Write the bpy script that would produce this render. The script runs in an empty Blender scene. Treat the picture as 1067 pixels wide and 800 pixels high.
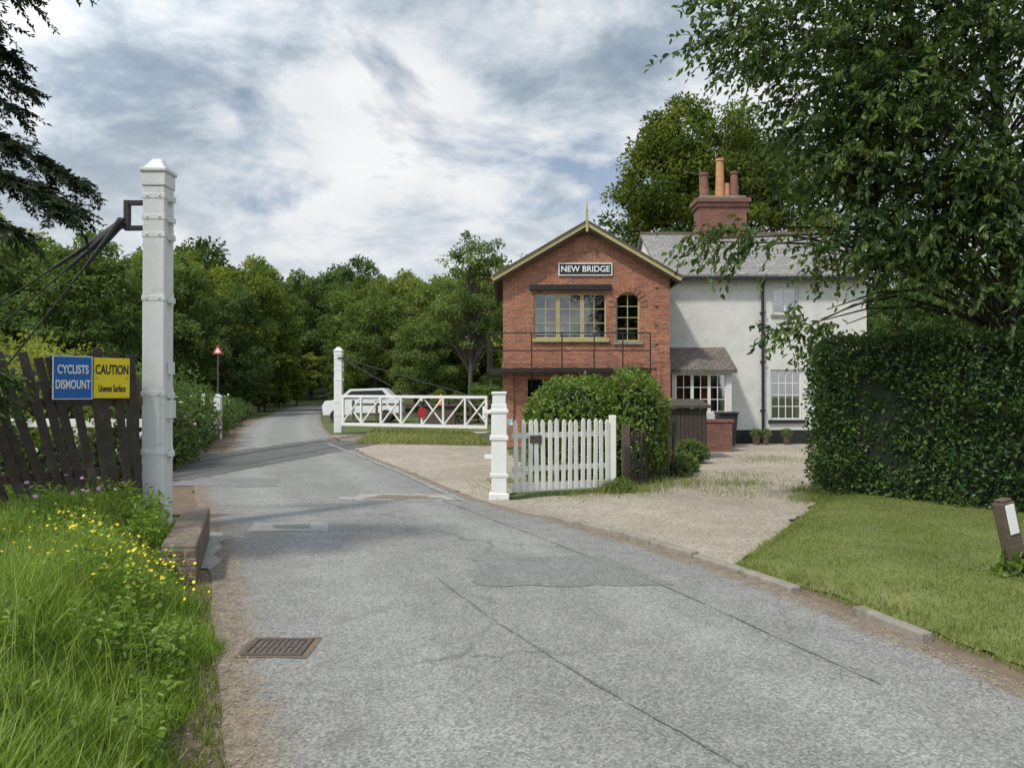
import bpy, math, random
import numpy as np
from mathutils import Vector, Matrix
rng=np.random.default_rng(11)
random.seed(5)
scene=bpy.context.scene
scene.view_settings.view_transform='Standard'
scene.view_settings.look='None'
scene.view_settings.exposure=0
COL=scene.collection

# ---------------------------------------------------------------- materials
def newmat(name):
    m=bpy.data.materials.new(name); m.use_nodes=True
    nt=m.node_tree
    for n in list(nt.nodes): nt.nodes.remove(n)
    out=nt.nodes.new('ShaderNodeOutputMaterial')
    return m,nt,out
def N(nt,t,**kw):
    n=nt.nodes.new(t)
    for k,v in kw.items(): setattr(n,k,v)
    return n
def ramp(nt,stops,fac):
    r=N(nt,'ShaderNodeValToRGB')
    el=r.color_ramp.elements
    while len(el)<len(stops): el.new(0.5)
    for e,(p,c) in zip(el,stops):
        e.position=p; e.color=(c[0],c[1],c[2],1) if len(c)==3 else c
    nt.links.new(fac,r.inputs[0]); return r
def noise(nt,vec,scale,detail=4,rough=.55,dist=0):
    n=N(nt,'ShaderNodeTexNoise'); n.inputs['Scale'].default_value=scale
    n.inputs['Detail'].default_value=detail; n.inputs['Roughness'].default_value=rough
    n.inputs['Distortion'].default_value=dist
    if vec is not None: nt.links.new(vec,n.inputs['Vector'])
    return n
def mixc(nt,a,b,fac,mode='MIX'):
    m=N(nt,'ShaderNodeMix',data_type='RGBA',blend_type=mode)
    for s,v in ((6,a),(7,b)):
        if isinstance(v,(tuple,list)): m.inputs[s].default_value=(v[0],v[1],v[2],1)
        else: nt.links.new(v,m.inputs[s])
    if isinstance(fac,(int,float)): m.inputs[0].default_value=fac
    else: nt.links.new(fac,m.inputs[0])
    return m.outputs[2]
def math_(nt,op,a,b=None,c=None):
    m=N(nt,'ShaderNodeMath',operation=op)
    for i,v in enumerate((a,b,c)):
        if v is None: continue
        if isinstance(v,(int,float)): m.inputs[i].default_value=v
        else: nt.links.new(v,m.inputs[i])
    return m.outputs[0]
def pmat(name,c1,c2=None,scale=3,rough=.7,bump=.2,bscale=30,metal=0,c3=None,c3scale=.7,c3lo=.55,c3hi=.7,spec=.4):
    m,nt,out=newmat(name)
    p=N(nt,'ShaderNodeBsdfPrincipled')
    tc=N(nt,'ShaderNodeTexCoord')
    c2=c2 or tuple(x*.75 for x in c1)
    n=noise(nt,tc.outputs['Object'],scale,6,.65)
    r=ramp(nt,[(.3,c1),(.7,c2)],n.outputs[0])
    col=r.outputs[0]
    if c3:
        n3=noise(nt,tc.outputs['Object'],c3scale,6,.7,.5)
        r3=ramp(nt,[(c3lo,(0,0,0)),(c3hi,(1,1,1))],n3.outputs[0])
        col=mixc(nt,col,c3,r3.outputs[0])
    nt.links.new(col,p.inputs['Base Color'])
    p.inputs['Roughness'].default_value=rough; p.inputs['Metallic'].default_value=metal
    p.inputs['Specular IOR Level'].default_value=spec
    if bump:
        nb=noise(nt,tc.outputs['Object'],bscale,5,.6)
        b=N(nt,'ShaderNodeBump'); b.inputs['Strength'].default_value=bump; b.inputs['Distance'].default_value=.02
        nt.links.new(nb.outputs[0],b.inputs['Height']); nt.links.new(b.outputs[0],p.inputs['Normal'])
    nt.links.new(p.outputs[0],out.inputs[0]); return m
def leafmat(name,cols,trans=.35,rough=.5,spec=.4,gloss=True):
    m,nt,out=newmat(name)
    a=N(nt,'ShaderNodeAttribute',attribute_name='var')
    k=len(cols); r=ramp(nt,[(i/(k-1),c) for i,c in enumerate(cols)],a.outputs['Fac'])
    col=r.outputs[0]
    if gloss:
        p=N(nt,'ShaderNodeBsdfPrincipled'); p.inputs['Roughness'].default_value=rough
        p.inputs['Specular IOR Level'].default_value=spec
        nt.links.new(col,p.inputs['Base Color'])
    else:
        oi=N(nt,'ShaderNodeObjectInfo')
        rr=ramp(nt,[(0,(.62,.72,.78)),(.35,(.9,.95,.9)),(.7,(1.2,1.12,.95)),(1,(1.75,1.45,1.0))],oi.outputs['Random'])
        col=mixc(nt,col,rr.outputs[0],1,'MULTIPLY')
        p=N(nt,'ShaderNodeBsdfDiffuse'); nt.links.new(col,p.inputs[0])
    t=N(nt,'ShaderNodeBsdfTranslucent')
    tcol=mixc(nt,col,(1.3,1.35,.6),1,'MULTIPLY'); nt.links.new(tcol,t.inputs[0])
    mx=N(nt,'ShaderNodeMixShader'); mx.inputs[0].default_value=trans
    nt.links.new(p.outputs[0],mx.inputs[1]); nt.links.new(t.outputs[0],mx.inputs[2])
    nt.links.new(mx.outputs[0],out.inputs[0]); return m
def brickmat(name,c1,c2,mortar,bw=.225,rh=.075,ms=.01,bump=.5,stain=(.08,.05,.04),rough=.85,off=.5,stainamt=.5):
    m,nt,out=newmat(name)
    tc=N(nt,'ShaderNodeTexCoord')
    b=N(nt,'ShaderNodeTexBrick'); b.offset=off
    b.inputs['Scale'].default_value=1; b.inputs['Brick Width'].default_value=bw
    b.inputs['Row Height'].default_value=rh; b.inputs['Mortar Size'].default_value=ms
    b.inputs['Mortar Smooth'].default_value=.3
    b.inputs['Color1'].default_value=(*c1,1); b.inputs['Color2'].default_value=(*c2,1); b.inputs['Mortar'].default_value=(*mortar,1)
    nt.links.new(tc.outputs['UV'],b.inputs['Vector'])
    n=noise(nt,tc.outputs['UV'],1.3,7,.7,.4)
    r=ramp(nt,[(.35,(0,0,0)),(.75,(stainamt,)*3)],n.outputs[0])
    col=mixc(nt,b.outputs['Color'],stain,r.outputs[0])
    n2=noise(nt,tc.outputs['UV'],14,4,.7)
    r2=ramp(nt,[(.3,(.6,.6,.6)),(.7,(1.35,1.35,1.35))],n2.outputs[0])
    col=mixc(nt,col,r2.outputs[0],1,'MULTIPLY')
    p=N(nt,'ShaderNodeBsdfPrincipled'); p.inputs['Roughness'].default_value=rough
    nt.links.new(col,p.inputs['Base Color'])
    h=math_(nt,'MULTIPLY_ADD',b.outputs['Fac'],-1,n2.outputs[0])
    bp=N(nt,'ShaderNodeBump'); bp.inputs['Strength'].default_value=bump; bp.inputs['Distance'].default_value=.012
    nt.links.new(h,bp.inputs['Height']); nt.links.new(bp.outputs[0],p.inputs['Normal'])
    nt.links.new(p.outputs[0],out.inputs[0]); return m
def asphalt(name,lo,hi,stain=(.09,.085,.08),chip=80,cracks=True,road=False,con=1.0):
    m,nt,out=newmat(name)
    tc=N(nt,'ShaderNodeTexCoord'); V=tc.outputs['Object']
    n=noise(nt,V,.55,6,.65,.3); r=ramp(nt,[(.3,lo),(.7,hi)],n.outputs[0]); col=r.outputs[0]
    n4=noise(nt,V,2.6,7,.75); r4=ramp(nt,[(.35,(.88,.88,.88)),(.65,(1.1,1.095,1.08))],n4.outputs[0]); col=mixc(nt,col,r4.outputs[0],1,'MULTIPLY')
    if road:
        at=N(nt,'ShaderNodeAttribute',attribute_name='var'); s=at.outputs['Fac']
        for c_ in (.25,.72):
            dd=math_(nt,'ABSOLUTE',math_(nt,'SUBTRACT',s,c_))
            rr=ramp(nt,[(.0,(1,1,1)),(.13,(0,0,0))],dd); rr.color_ramp.interpolation='EASE'
            f=mixc(nt,(0,0,0),rr.outputs[0],n4.outputs[0])
            col=mixc(nt,col,(.30,.295,.28),mixc(nt,(0,0,0),f,.75))
    v=N(nt,'ShaderNodeTexVoronoi'); v.inputs['Scale'].default_value=chip; nt.links.new(V,v.inputs['Vector'])
    bw=N(nt,'ShaderNodeRGBToBW'); nt.links.new(v.outputs['Color'],bw.inputs[0])
    a_=.36*con; rv=ramp(nt,[(.15,(1-a_,)*3),(.5,(.98,.98,.98)),(.85,(1+a_,1+a_*.97,1+a_*.9))],bw.outputs[0]); col=mixc(nt,col,rv.outputs[0],1,'MULTIPLY')
    nf=noise(nt,V,60,3,.6); rf=ramp(nt,[(.35,(.88,.88,.88)),(.65,(1.1,1.1,1.1))],nf.outputs[0]); col=mixc(nt,col,rf.outputs[0],1,'MULTIPLY')
    if cracks:
        nd=noise(nt,V,1.5,5,.7)
        ad=mixc(nt,V,nd.outputs['Color'],.35)
        vc=N(nt,'ShaderNodeTexVoronoi',feature='DISTANCE_TO_EDGE'); vc.inputs['Scale'].default_value=.55; nt.links.new(ad,vc.inputs['Vector'])
        rc=ramp(nt,[(0,(1,1,1)),(.009,(0,0,0))],vc.outputs['Distance'])
        nm=noise(nt,V,.8,3); rm=ramp(nt,[(.47,(0,0,0)),(.6,(.6,.6,.6))],nm.outputs[0])
        f=mixc(nt,rc.outputs[0],rm.outputs[0],1,'MULTIPLY'); col=mixc(nt,col,(.06,.058,.055),f)
    n5=noise(nt,V,1.1,6,.7,1.0); r5=ramp(nt,[(.56,(0,0,0)),(.72,(.4,.4,.4))],n5.outputs[0]); col=mixc(nt,col,stain,r5.outputs[0])
    if road:
        ds=math_(nt,'MINIMUM',math_(nt,'MULTIPLY',s,1.0),math_(nt,'MULTIPLY',math_(nt,'SUBTRACT',1.0,s),1.5))
        ne=noise(nt,V,3.2,7,.75,.6)
        e_=math_(nt,'SUBTRACT',math_(nt,'MULTIPLY',ne.outputs[0],.17),ds)
        re=ramp(nt,[(.0,(0,0,0)),(.05,(1,1,1))],e_)
        dn=noise(nt,V,9,6,.7); rd=ramp(nt,[(.3,(.13,.10,.07)),(.7,(.24,.195,.145))],dn.outputs[0])
        dcol=mixc(nt,rd.outputs[0],rv.outputs[0],1,'MULTIPLY')
        col=mixc(nt,col,dcol,re.outputs[0])
    p=N(nt,'ShaderNodeBsdfPrincipled'); p.inputs['Roughness'].default_value=.85; p.inputs['Specular IOR Level'].default_value=.35
    nt.links.new(col,p.inputs['Base Color'])
    bp=N(nt,'ShaderNodeBump'); bp.inputs['Strength'].default_value=.45; bp.inputs['Distance'].default_value=.006
    nt.links.new(bw.outputs[0],bp.inputs['Height']); nt.links.new(bp.outputs[0],p.inputs['Normal'])
    nt.links.new(p.outputs[0],out.inputs[0]); return m
def glassmat(name,tint=(.5,.55,.5),refl=.35):
    m,nt,out=newmat(name)
    t=N(nt,'ShaderNodeBsdfTransparent'); t.inputs[0].default_value=(*tint,1)
    g=N(nt,'ShaderNodeBsdfGlossy'); g.inputs['Roughness'].default_value=.03; g.inputs[0].default_value=(.8,.8,.8,1)
    mx=N(nt,'ShaderNodeMixShader'); mx.inputs[0].default_value=refl
    nt.links.new(t.outputs[0],mx.inputs[1]); nt.links.new(g.outputs[0],mx.inputs[2]); nt.links.new(mx.outputs[0],out.inputs[0]); return m

M_road=asphalt('asphalt_road',(.185,.182,.172),(.235,.23,.218),road=True)
M_patch=asphalt('asphalt_patch',(.165,.163,.156),(.20,.197,.19),cracks=False)
M_seam=asphalt('seam_tar',(.11,.11,.105),(.15,.147,.142),cracks=False)
M_pale=asphalt('asphalt_pale',(.28,.27,.25),(.34,.33,.30),cracks=False,stain=(.2,.18,.15))
M_cross=asphalt('asphalt_crossing',(.085,.084,.082),(.13,.127,.12),cracks=False)
M_gravel=asphalt('gravel',(.26,.22,.17),(.36,.315,.255),stain=(.17,.14,.10),chip=45,cracks=False,con=.85)
M_dirt=pmat('dirt',(.20,.145,.10),(.12,.085,.06),6,.95,.8,40,c3=(.08,.10,.03),c3scale=2)
M_ground=pmat('ground_grass',(.09,.115,.035),(.06,.085,.025),1.2,.95,.6,12,c3=(.15,.13,.07),c3scale=.5)
M_soilgrass=pmat('verge_soil',(.06,.085,.02),(.04,.055,.015),4,.95,.8,30)
M_lawn=pmat('lawn_turf',(.15,.175,.045),(.105,.13,.035),1.5,.95,.6,60,c3=(.20,.175,.08),c3scale=1.3)
M_brick=brickmat('red_brick',(.46,.165,.085),(.28,.09,.052),(.30,.23,.17),stain=(.14,.07,.045),stainamt=.6)
M_brick2=brickmat('chimney_brick',(.28,.10,.065),(.19,.065,.045),(.13,.11,.09))
M_brick3=brickmat('old_brick',(.26,.16,.115),(.16,.10,.075),(.22,.20,.16),stain=(.06,.07,.04),ms=.014,bump=1,stainamt=.9)
M_slate=brickmat('slate',(.17,.165,.16),(.26,.25,.24),(.06,.06,.06),bw=.3,rh=.2,ms=.01,stain=(.20,.17,.11),rough=.6)
M_tile=brickmat('porch_tile',(.12,.10,.085),(.18,.15,.13),(.04,.035,.03),bw=.25,rh=.17,ms=.012,stain=(.08,.08,.05))
M_white=pmat('white_paint',(.72,.72,.70),(.64,.64,.61),5,.5,.15,35,c3=(.38,.36,.31),c3scale=4,c3lo=.6,c3hi=.74)
M_whitef=pmat('white_fence_paint',(.72,.71,.67),(.62,.61,.56),4,.6,.15,50,c3=(.42,.42,.35),c3scale=3,c3lo=.58,c3hi=.74)
M_render=pmat('white_render',(.66,.65,.61),(.57,.56,.52),2.2,.9,.9,28,c3=(.44,.43,.39),c3scale=.9,c3lo=.5,c3hi=.75)
M_black=pmat('black_paint',(.02,.02,.022),(.012,.012,.012),8,.45,.1)
M_iron=pmat('black_iron',(.02,.02,.02),(.03,.026,.022),12,.55,.3,60)
M_cream=pmat('cream_paint',(.44,.37,.19),(.34,.28,.14),6,.6,.1)
M_wood=pmat('weathered_wood',(.075,.058,.045),(.042,.033,.027),9,.85,.6,50,c3=(.12,.10,.08),c3scale=2.5)
M_wood2=pmat('old_timber',(.12,.09,.065),(.07,.052,.04),9,.85,.6,50)
M_stone=pmat('kerb_stone',(.30,.27,.22),(.20,.18,.15),8,.9,.6,60,c3=(.13,.12,.07),c3scale=3)
M_bark=pmat('bark',(.10,.085,.07),(.055,.047,.038),7,.95,.9,25)
M_steel=pmat('rail_steel',(.22,.18,.15),(.3,.28,.26),8,.4,.2,50,metal=.7)
M_castiron=pmat('cast_iron',(.13,.11,.095),(.08,.07,.06),20,.7,.4,80,metal=.3)
M_red=pmat('red_paint',(.32,.022,.014),(.24,.015,.012),6,.45,.05)
M_terra=pmat('terracotta',(.48,.24,.12),(.36,.18,.09),6,.8,.2,c3=(.3,.2,.13),c3scale=3)
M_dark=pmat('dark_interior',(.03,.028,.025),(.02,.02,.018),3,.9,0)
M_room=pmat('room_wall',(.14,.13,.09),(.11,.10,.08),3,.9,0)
M_curtain=pmat('curtain',(.45,.42,.38),(.35,.32,.3),8,.9,.2)
M_redcurt=pmat('red_curtain',(.38,.08,.06),(.28,.05,.05),8,.9,.2)
M_glass=glassmat('glass'); M_glass2=glassmat('box_glass',(.6,.66,.58),.16)
M_blue=pmat('sign_blue',(.01,.12,.42),(.012,.11,.37),5,.4,0)
M_yellow=pmat('sign_yellow',(.80,.62,.02),(.74,.57,.02),5,.4,0)
M_txtw=pmat('letter_white',(.8,.8,.8),(.75,.75,.75),5,.5,0)
M_txtb=pmat('letter_black',(.015,.015,.015),(.02,.02,.02),5,.5,0)
M_tyre=pmat('rubber',(.02,.02,.02),(.03,.03,.03),9,.9,.1)
M_orange=pmat('cone_orange',(.8,.16,.02),(.7,.13,.02),9,.5,0)
M_carw=pmat('car_paint_white',(.7,.7,.7),(.68,.68,.68),2,.25,0)
M_line=pmat('faded_line_paint',(.33,.32,.30),(.25,.245,.23),14,.85,.4,80,c3=(.21,.205,.195),c3scale=7,c3lo=.42,c3hi=.55)
M_petY=leafmat('buttercup_petals',[(.80,.62,.02),(.9,.72,.03)],.2)
M_petP=leafmat('pink_petals',[(.50,.25,.42),(.7,.5,.65)],.3)
M_petW=leafmat('white_petals',[(.7,.7,.66),(.8,.8,.78)],.3)
L_dark=leafmat('leaves_dark',[(.035,.06,.022),(.07,.11,.034),(.125,.17,.055)],.38,gloss=False)
L_mid=leafmat('leaves_mid',[(.055,.085,.03),(.11,.16,.05),(.19,.25,.08)],.38,gloss=False)
L_light=leafmat('leaves_light',[(.09,.125,.045),(.16,.21,.07),(.26,.32,.12)],.38,gloss=False)
L_cherry=leafmat('cherry_leaves',[(.025,.05,.014),(.06,.105,.025),(.15,.21,.045)],.42)
L_hedge=leafmat('hedge_leaves',[(.02,.05,.012),(.05,.10,.02),(.15,.22,.045)],.25,.42)
L_laurel=leafmat('laurel_leaves',[(.05,.09,.02),(.13,.20,.035),(.26,.34,.06)],.3,.4)
L_grass=leafmat('grass_blades',[(.09,.15,.02),(.19,.29,.04),(.34,.41,.11)],.42)
L_lawn=leafmat('lawn_blades',[(.12,.155,.035),(.18,.22,.05),(.28,.28,.11)],.35)
L_fir=leafmat('conifer_needles',[(.012,.026,.012),(.028,.05,.018),(.10,.15,.04)],.25)

# ---------------------------------------------------------------- mesh helpers
def nrm(a): return a/np.maximum(np.linalg.norm(a,axis=-1,keepdims=True),1e-9)
def mesh_multi(name,parts,mats,parent=None,loc=None,data_only=False,smooth_idx=()):
    V=[];L=[];S=[];MI=[];VA=[];SM=[];vo=0;lo=0
    for (v,f,mi,va) in parts:
        v=np.asarray(v,float); f=np.asarray(f,int)
        if len(v)==0: continue
        V.append(v); L.append((f+vo).ravel()); k=f.shape[1]
        S.append(lo+np.arange(len(f))*k); MI.append(np.full(len(f),mi))
        SM.append(np.full(len(f),mi in smooth_idx))
        VA.append(np.full(len(v),.5) if va is None else va)
        vo+=len(v); lo+=f.size
    V=np.concatenate(V);L=np.concatenate(L);S=np.concatenate(S);MI=np.concatenate(MI);VA=np.concatenate(VA);SM=np.concatenate(SM)
    me=bpy.data.meshes.new(name)
    me.vertices.add(len(V)); me.vertices.foreach_set('co',V.astype(np.float32).ravel())
    me.loops.add(len(L)); me.loops.foreach_set('vertex_index',L.astype(np.int32))
    me.polygons.add(len(S)); me.polygons.foreach_set('loop_start',S.astype(np.int32))
    me.polygons.foreach_set('material_index',MI.astype(np.int32))
    me.polygons.foreach_set('use_smooth',SM.astype(bool))
    for m in mats: me.materials.append(m)
    a=me.attributes.new('var','FLOAT','POINT'); a.data.foreach_set('value',VA.astype(np.float32))
    me.update(calc_edges=True)
    if data_only: return me
    ob=bpy.data.objects.new(name,me); COL.objects.link(ob)
    if parent: ob.parent=parent
    if loc: ob.location=loc
    return ob
def leaves(P,D,Nt,size,wr,var,six=False,fold=.12):
    n=len(P); D=nrm(D); S=nrm(np.cross(D,Nt)); Nn=np.cross(S,D)
    s=(np.ones(n)*size)[:,None]; w=wr
    if not six:
        vs=np.stack([P,P+D*.45*s+S*w*s+Nn*fold*s,P+D*s-Nn*.08*s,P+D*.45*s-S*w*s+Nn*fold*s],1).reshape(-1,3)
        f=np.arange(n)[:,None]*4+np.array([0,3,2,1])[None]
        return vs,f,np.repeat(np.clip(var,0,1),4)
    vs=np.stack([P,P+D*.3*s+S*w*s+Nn*fold*s,P+D*.68*s+S*w*.8*s+Nn*fold*.8*s,P+D*s-Nn*.12*s,P+D*.68*s-S*w*.8*s+Nn*fold*.8*s,P+D*.3*s-S*w*s+Nn*fold*s],1).reshape(-1,3)
    b=np.arange(n)[:,None]*6
    f=np.concatenate([b+np.array([0,3,2,1])[None],b+np.array([0,5,4,3])[None]])
    return vs,f,np.repeat(np.clip(var,0,1),6)
def tube(pts,rad,n=6):
    pts=np.asarray(pts,float); k=len(pts)
    T=nrm(np.gradient(pts,axis=0)); ref=np.array([.3,.9,.2])
    A=nrm(np.cross(T,ref)); B=np.cross(T,A)
    an=np.arange(n)*2*np.pi/n
    r=np.asarray(rad,float)
    V=pts[:,None]+(A[:,None]*np.cos(an)[None,:,None]+B[:,None]*np.sin(an)[None,:,None])*r[:,None,None]
    V=V.reshape(-1,3); F=[]
    for i in range(k-1):
        for j in range(n):
            F.append([i*n+j,i*n+(j+1)%n,(i+1)*n+(j+1)%n,(i+1)*n+j])
    return V,np.array(F)
def blades(P,h,lean,w,var,z_up=None):
    n=len(P); a=rng.uniform(0,2*np.pi,n); S=np.stack([np.cos(a),np.sin(a),np.zeros(n)],1)
    b=rng.uniform(0,2*np.pi,n); Ld=np.stack([np.cos(b),np.sin(b),np.zeros(n)],1)*(lean*h)[:,None]
    up=np.zeros((n,3)); up[:,2]=h; w=(np.ones(n)*w)[:,None]
    mid=P+up*.55+Ld*.3; tip=P+up*.95+Ld
    vs=np.stack([P-S*w,P+S*w,mid+S*w*.8,mid-S*w*.8,tip+S*w*.1,tip-S*w*.1],1).reshape(-1,3)
    bb=np.arange(n)[:,None]*6
    f=np.concatenate([bb+np.array([0,1,2,3])[None],bb+np.array([3,2,4,5])[None]])
    return vs,f,np.repeat(np.clip(var,0,1),6)
def empty(name,loc=(0,0,0)):
    e=bpy.data.objects.new(name,None); e.empty_display_size=.3; COL.objects.link(e); return e

class MB:
    def __init__(s): s.v=[];s.f=[];s.m=[]
    def add(s,vs,fs,mat):
        o=len(s.v); s.v+= [tuple(v) for v in vs]
        for f in fs: s.f.append([i+o for i in f]); s.m.append(mat)
    def box(s,x0,x1,y0,y1,z0,z1,mat,M=None):
        vs=[Vector((x,y,z)) for z in (z0,z1) for y in (y0,y1) for x in (x0,x1)]
        if M is not None: vs=[M@v for v in vs]
        s.add(vs,[(0,2,3,1),(4,5,7,6),(0,1,5,4),(2,6,7,3),(0,4,6,2),(1,3,7,5)],mat)
    def beam(s,p,q,w,h,mat,up=(0,0,1)):
        p=Vector(p);q=Vector(q);d=(q-p);L=d.length;d.normalize();u=Vector(up)
        sd=d.cross(u)
        if sd.length<1e-4: sd=d.cross(Vector((0,1,0)))
        sd.normalize();u=sd.cross(d)
        vs=[]
        for t in (p,q):
            for a,b in((-1,-1),(1,-1),(1,1),(-1,1)): vs.append(t+sd*a*w/2+u*b*h/2)
        s.add(vs,[(0,1,2,3),(4,7,6,5),(0,4,5,1),(1,5,6,2),(2,6,7,3),(3,7,4,0)],mat)
    def cyl(s,p,q,r0,r1,mat,n=14):
        p=Vector(p);q=Vector(q);d=(q-p).normalized();a=d.orthogonal().normalized();b=d.cross(a);vs=[]
        for t,r in((p,r0),(q,r1)):
            for i in range(n):
                an=2*math.pi*i/n; vs.append(t+(a*math.cos(an)+b*math.sin(an))*r)
        fs=[(i,(i+1)%n,n+(i+1)%n,n+i) for i in range(n)]+[tuple(range(n-1,-1,-1)),tuple(range(n,2*n))]
        s.add(vs,fs,mat)
    def prism(s,pts,d,mat):
        d=Vector(d);n=len(pts);vs=[Vector(p) for p in pts]+[Vector(p)+d for p in pts]
        s.add(vs,[tuple(range(n))[::-1],tuple(range(n,2*n))]+[(i,(i+1)%n,n+(i+1)%n,n+i) for i in range(n)],mat)
    def wall(s,x0,x1,z0,z1,y,ops,mat,depth=.14,rev=None):
        xs=sorted({x0,x1,*[o[0] for o in ops],*[o[1] for o in ops]}); zs=sorted({z0,z1,*[o[2] for o in ops],*[o[3] for o in ops]})
        for i in range(len(xs)-1):
            for j in range(len(zs)-1):
                cx=(xs[i]+xs[i+1])/2;cz=(zs[j]+zs[j+1])/2
                if any(o[0]<cx<o[1] and o[2]<cz<o[3] for o in ops): continue
                s.add([(xs[i],y,zs[j]),(xs[i+1],y,zs[j]),(xs[i+1],y,zs[j+1]),(xs[i],y,zs[j+1])],[(0,1,2,3)],mat)
        for o in ops:
            a,b,c,d=o; r=rev or mat
            s.add([(a,y,c),(a,y+depth,c),(a,y+depth,d),(a,y,d)],[(0,1,2,3)],r)
            s.add([(b,y,c),(b,y+depth,c),(b,y+depth,d),(b,y,d)],[(3,2,1,0)],r)
            s.add([(a,y,c),(b,y,c),(b,y+depth,c),(a,y+depth,c)],[(0,1,2,3)],r)
            s.add([(a,y,d),(b,y,d),(b,y+depth,d),(a,y+depth,d)],[(3,2,1,0)],r)
    def build(s,name,parent=None,bevel=0,smooth=False):
        me=bpy.data.meshes.new(name); me.from_pydata(s.v,[],s.f)
        mats=[]
        for m in s.m:
            if m not in mats: mats.append(m)
        for m in mats: me.materials.append(m)
        for p,m in zip(me.polygons,s.m): p.material_index=mats.index(m); p.use_smooth=smooth
        uv=me.uv_layers.new(name='UVMap')
        for p in me.polygons:
            n=p.normal
            for li in p.loop_indices:
                c=me.vertices[me.loops[li].vertex_index].co
                if abs(n.z)>max(abs(n.x),abs(n.y)): t=(c.x,c.y) if abs(n.y)>=abs(n.x) else (c.y,c.x)
                elif abs(n.y)>=abs(n.x): t=(c.x,c.z)
                else: t=(c.y,c.z)
                uv.data[li].uv=t
        ob=bpy.data.objects.new(name,me); COL.objects.link(ob)
        if parent: ob.parent=parent
        if bevel:
            b=ob.modifiers.new('bevel','BEVEL'); b.width=bevel; b.segments=2; b.limit_method='ANGLE'
        return ob
def text(name,body,size,loc,rotz,mat,parent,sx=1,ext=.003,bold=.012):
    c=bpy.data.curves.new(name,'FONT'); c.body=body; c.size=size; c.align_x='CENTER'; c.align_y='CENTER'; c.extrude=ext; c.offset=size*bold
    c.materials.append(mat); o=bpy.data.objects.new(name,c); COL.objects.link(o)
    o.location=loc; o.rotation_euler=(math.pi/2,0,rotz); o.scale=(sx,1,1); o.parent=parent; return o

# ---------------------------------------------------------------- ground sheets
def jit(pts,seg=.15,amp=.02,closed=True):
    out=[];n=len(pts)
    for i in range(n if closed else n-1):
        a=np.array(pts[i],float);b=np.array(pts[(i+1)%n],float);k=max(1,int(np.linalg.norm(b-a)/seg))
        for j in range(k):
            out.append(a+(b-a)*j/k+rng.normal(0,amp,2))
    return out
def sheet(name,pts,z,mat,seg=.15,amp=.02,parent=None):
    P=jit(pts,seg,amp); me=bpy.data.meshes.new(name)
    me.from_pydata([(p[0],p[1],z) for p in P],[],[list(range(len(P)))])
    if me.polygons[0].normal.z<0: me.flip_normals()
    me.materials.append(mat); o=bpy.data.objects.new(name,me); COL.objects.link(o)
    if parent: o.parent=parent
    return o
def terr(x,y):
    r=np.clip((y-85)/120,0,1)
    h=22*r*r*(3-2*r)*(0.7+.3*np.sin(x*.012+1))
    l=np.clip((-x-35)/120,0,1); h=np.maximum(h,16*l*l*(3-2*l))
    return h-.02
gx=np.concatenate([np.linspace(-600,-60,28),np.linspace(-55,55,23),np.linspace(60,600,28)]); gy=np.concatenate([np.linspace(-200,-10,8),np.linspace(0,100,21),np.linspace(110,900,40)])
GX,GY=np.meshgrid(gx,gy); V=np.stack([GX,GY,terr(GX,GY)],-1).reshape(-1,3); nx=len(gx)
F=np.array([[j*nx+i,j*nx+i+1,(j+1)*nx+i+1,(j+1)*nx+i] for j in range(len(gy)-1) for i in range(nx-1)])
mesh_multi('ground',[(V,F,0,None)],[M_ground],smooth_idx=(0,))

RL=[(2.2,-6),(.9,-2),(.22,0),(-1.20,3.27),(-1.57,4.10),(-2.06,5.29),(-2.60,6.67),(-3.35,8.42),(-5.2,12.5),(-6.3,15.5),(-8.2,22.5),(-10.9,30.5),(-13.6,40),(-18,58),(-22,75),(-24,95)]
RR=[(5.8,-6),(4.5,-2),(3.9,0),(2.78,4.17),(2.47,5.40),(2.28,6.04),(1.90,7.03),(1.23,8.42),(.33,9.92),(-.47,11.2),(-1.7,14.5),(-3.55,19.1),(-5.9,25.6),(-8.5,34.6),(-11.8,47.4),(-15.8,64),(-18.5,80),(-19.5,95)]
def densify(P,step=.3):
    P=np.array(P,float); y=np.arange(P[0,1],P[-1,1],step); return np.stack([np.interp(y,P[:,1],P[:,0]),y],1)
dl=densify(RL);dr=densify(RR)
def smooth(a,k=9):
    p=np.pad(a,(k//2,k//2),'edge'); return np.convolve(p,np.ones(k)/k,'valid')
dl[:,0]=smooth(dl[:,0])+rng.normal(0,.012,len(dl)); dr[:,0]=smooth(dr[:,0])+rng.normal(0,.01,len(dr))
k=len(dl); NC=9
V=[];VA=[]
for c in range(NC):
    s=c/(NC-1); q=dl*(1-s)+dr*s; V.append(np.c_[q,np.full(k,.008)]); VA.append(np.full(k,s))
V=np.concatenate(V);VA=np.concatenate(VA)
F=np.array([[c*k+i,(c+1)*k+i,(c+1)*k+i+1,c*k+i+1] for c in range(NC-1) for i in range(k-1)])
mesh_multi('road',[(V,F,0,VA)],[M_road])
def xl(y): return np.interp(y,dl[:,1],dl[:,0])
def xr(y): return np.interp(y,dr[:,1],dr[:,0])
yy=np.arange(-5,8.6,.25)
pts=[(xl(y)+.05,y) for y in yy]+[(xl(y)-.45,y) for y in yy[::-1]]
sheet('dirt_verge_margin',pts,0,M_dirt)
yy=np.arange(-5,9.6,.25)
pts=[(xr(y)-.06,y) for y in yy]+[(xr(y)+.5,y) for y in yy[::-1]]
sheet('dirt_kerb_margin',pts,0,M_dirt)
yy=np.arange(10,46,1.)
sheet('roadside_dirt',[(xl(y)+.05,y) for y in yy]+[(xl(y)-.8,y) for y in yy[::-1]],0,M_dirt,.3,.05)
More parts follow.
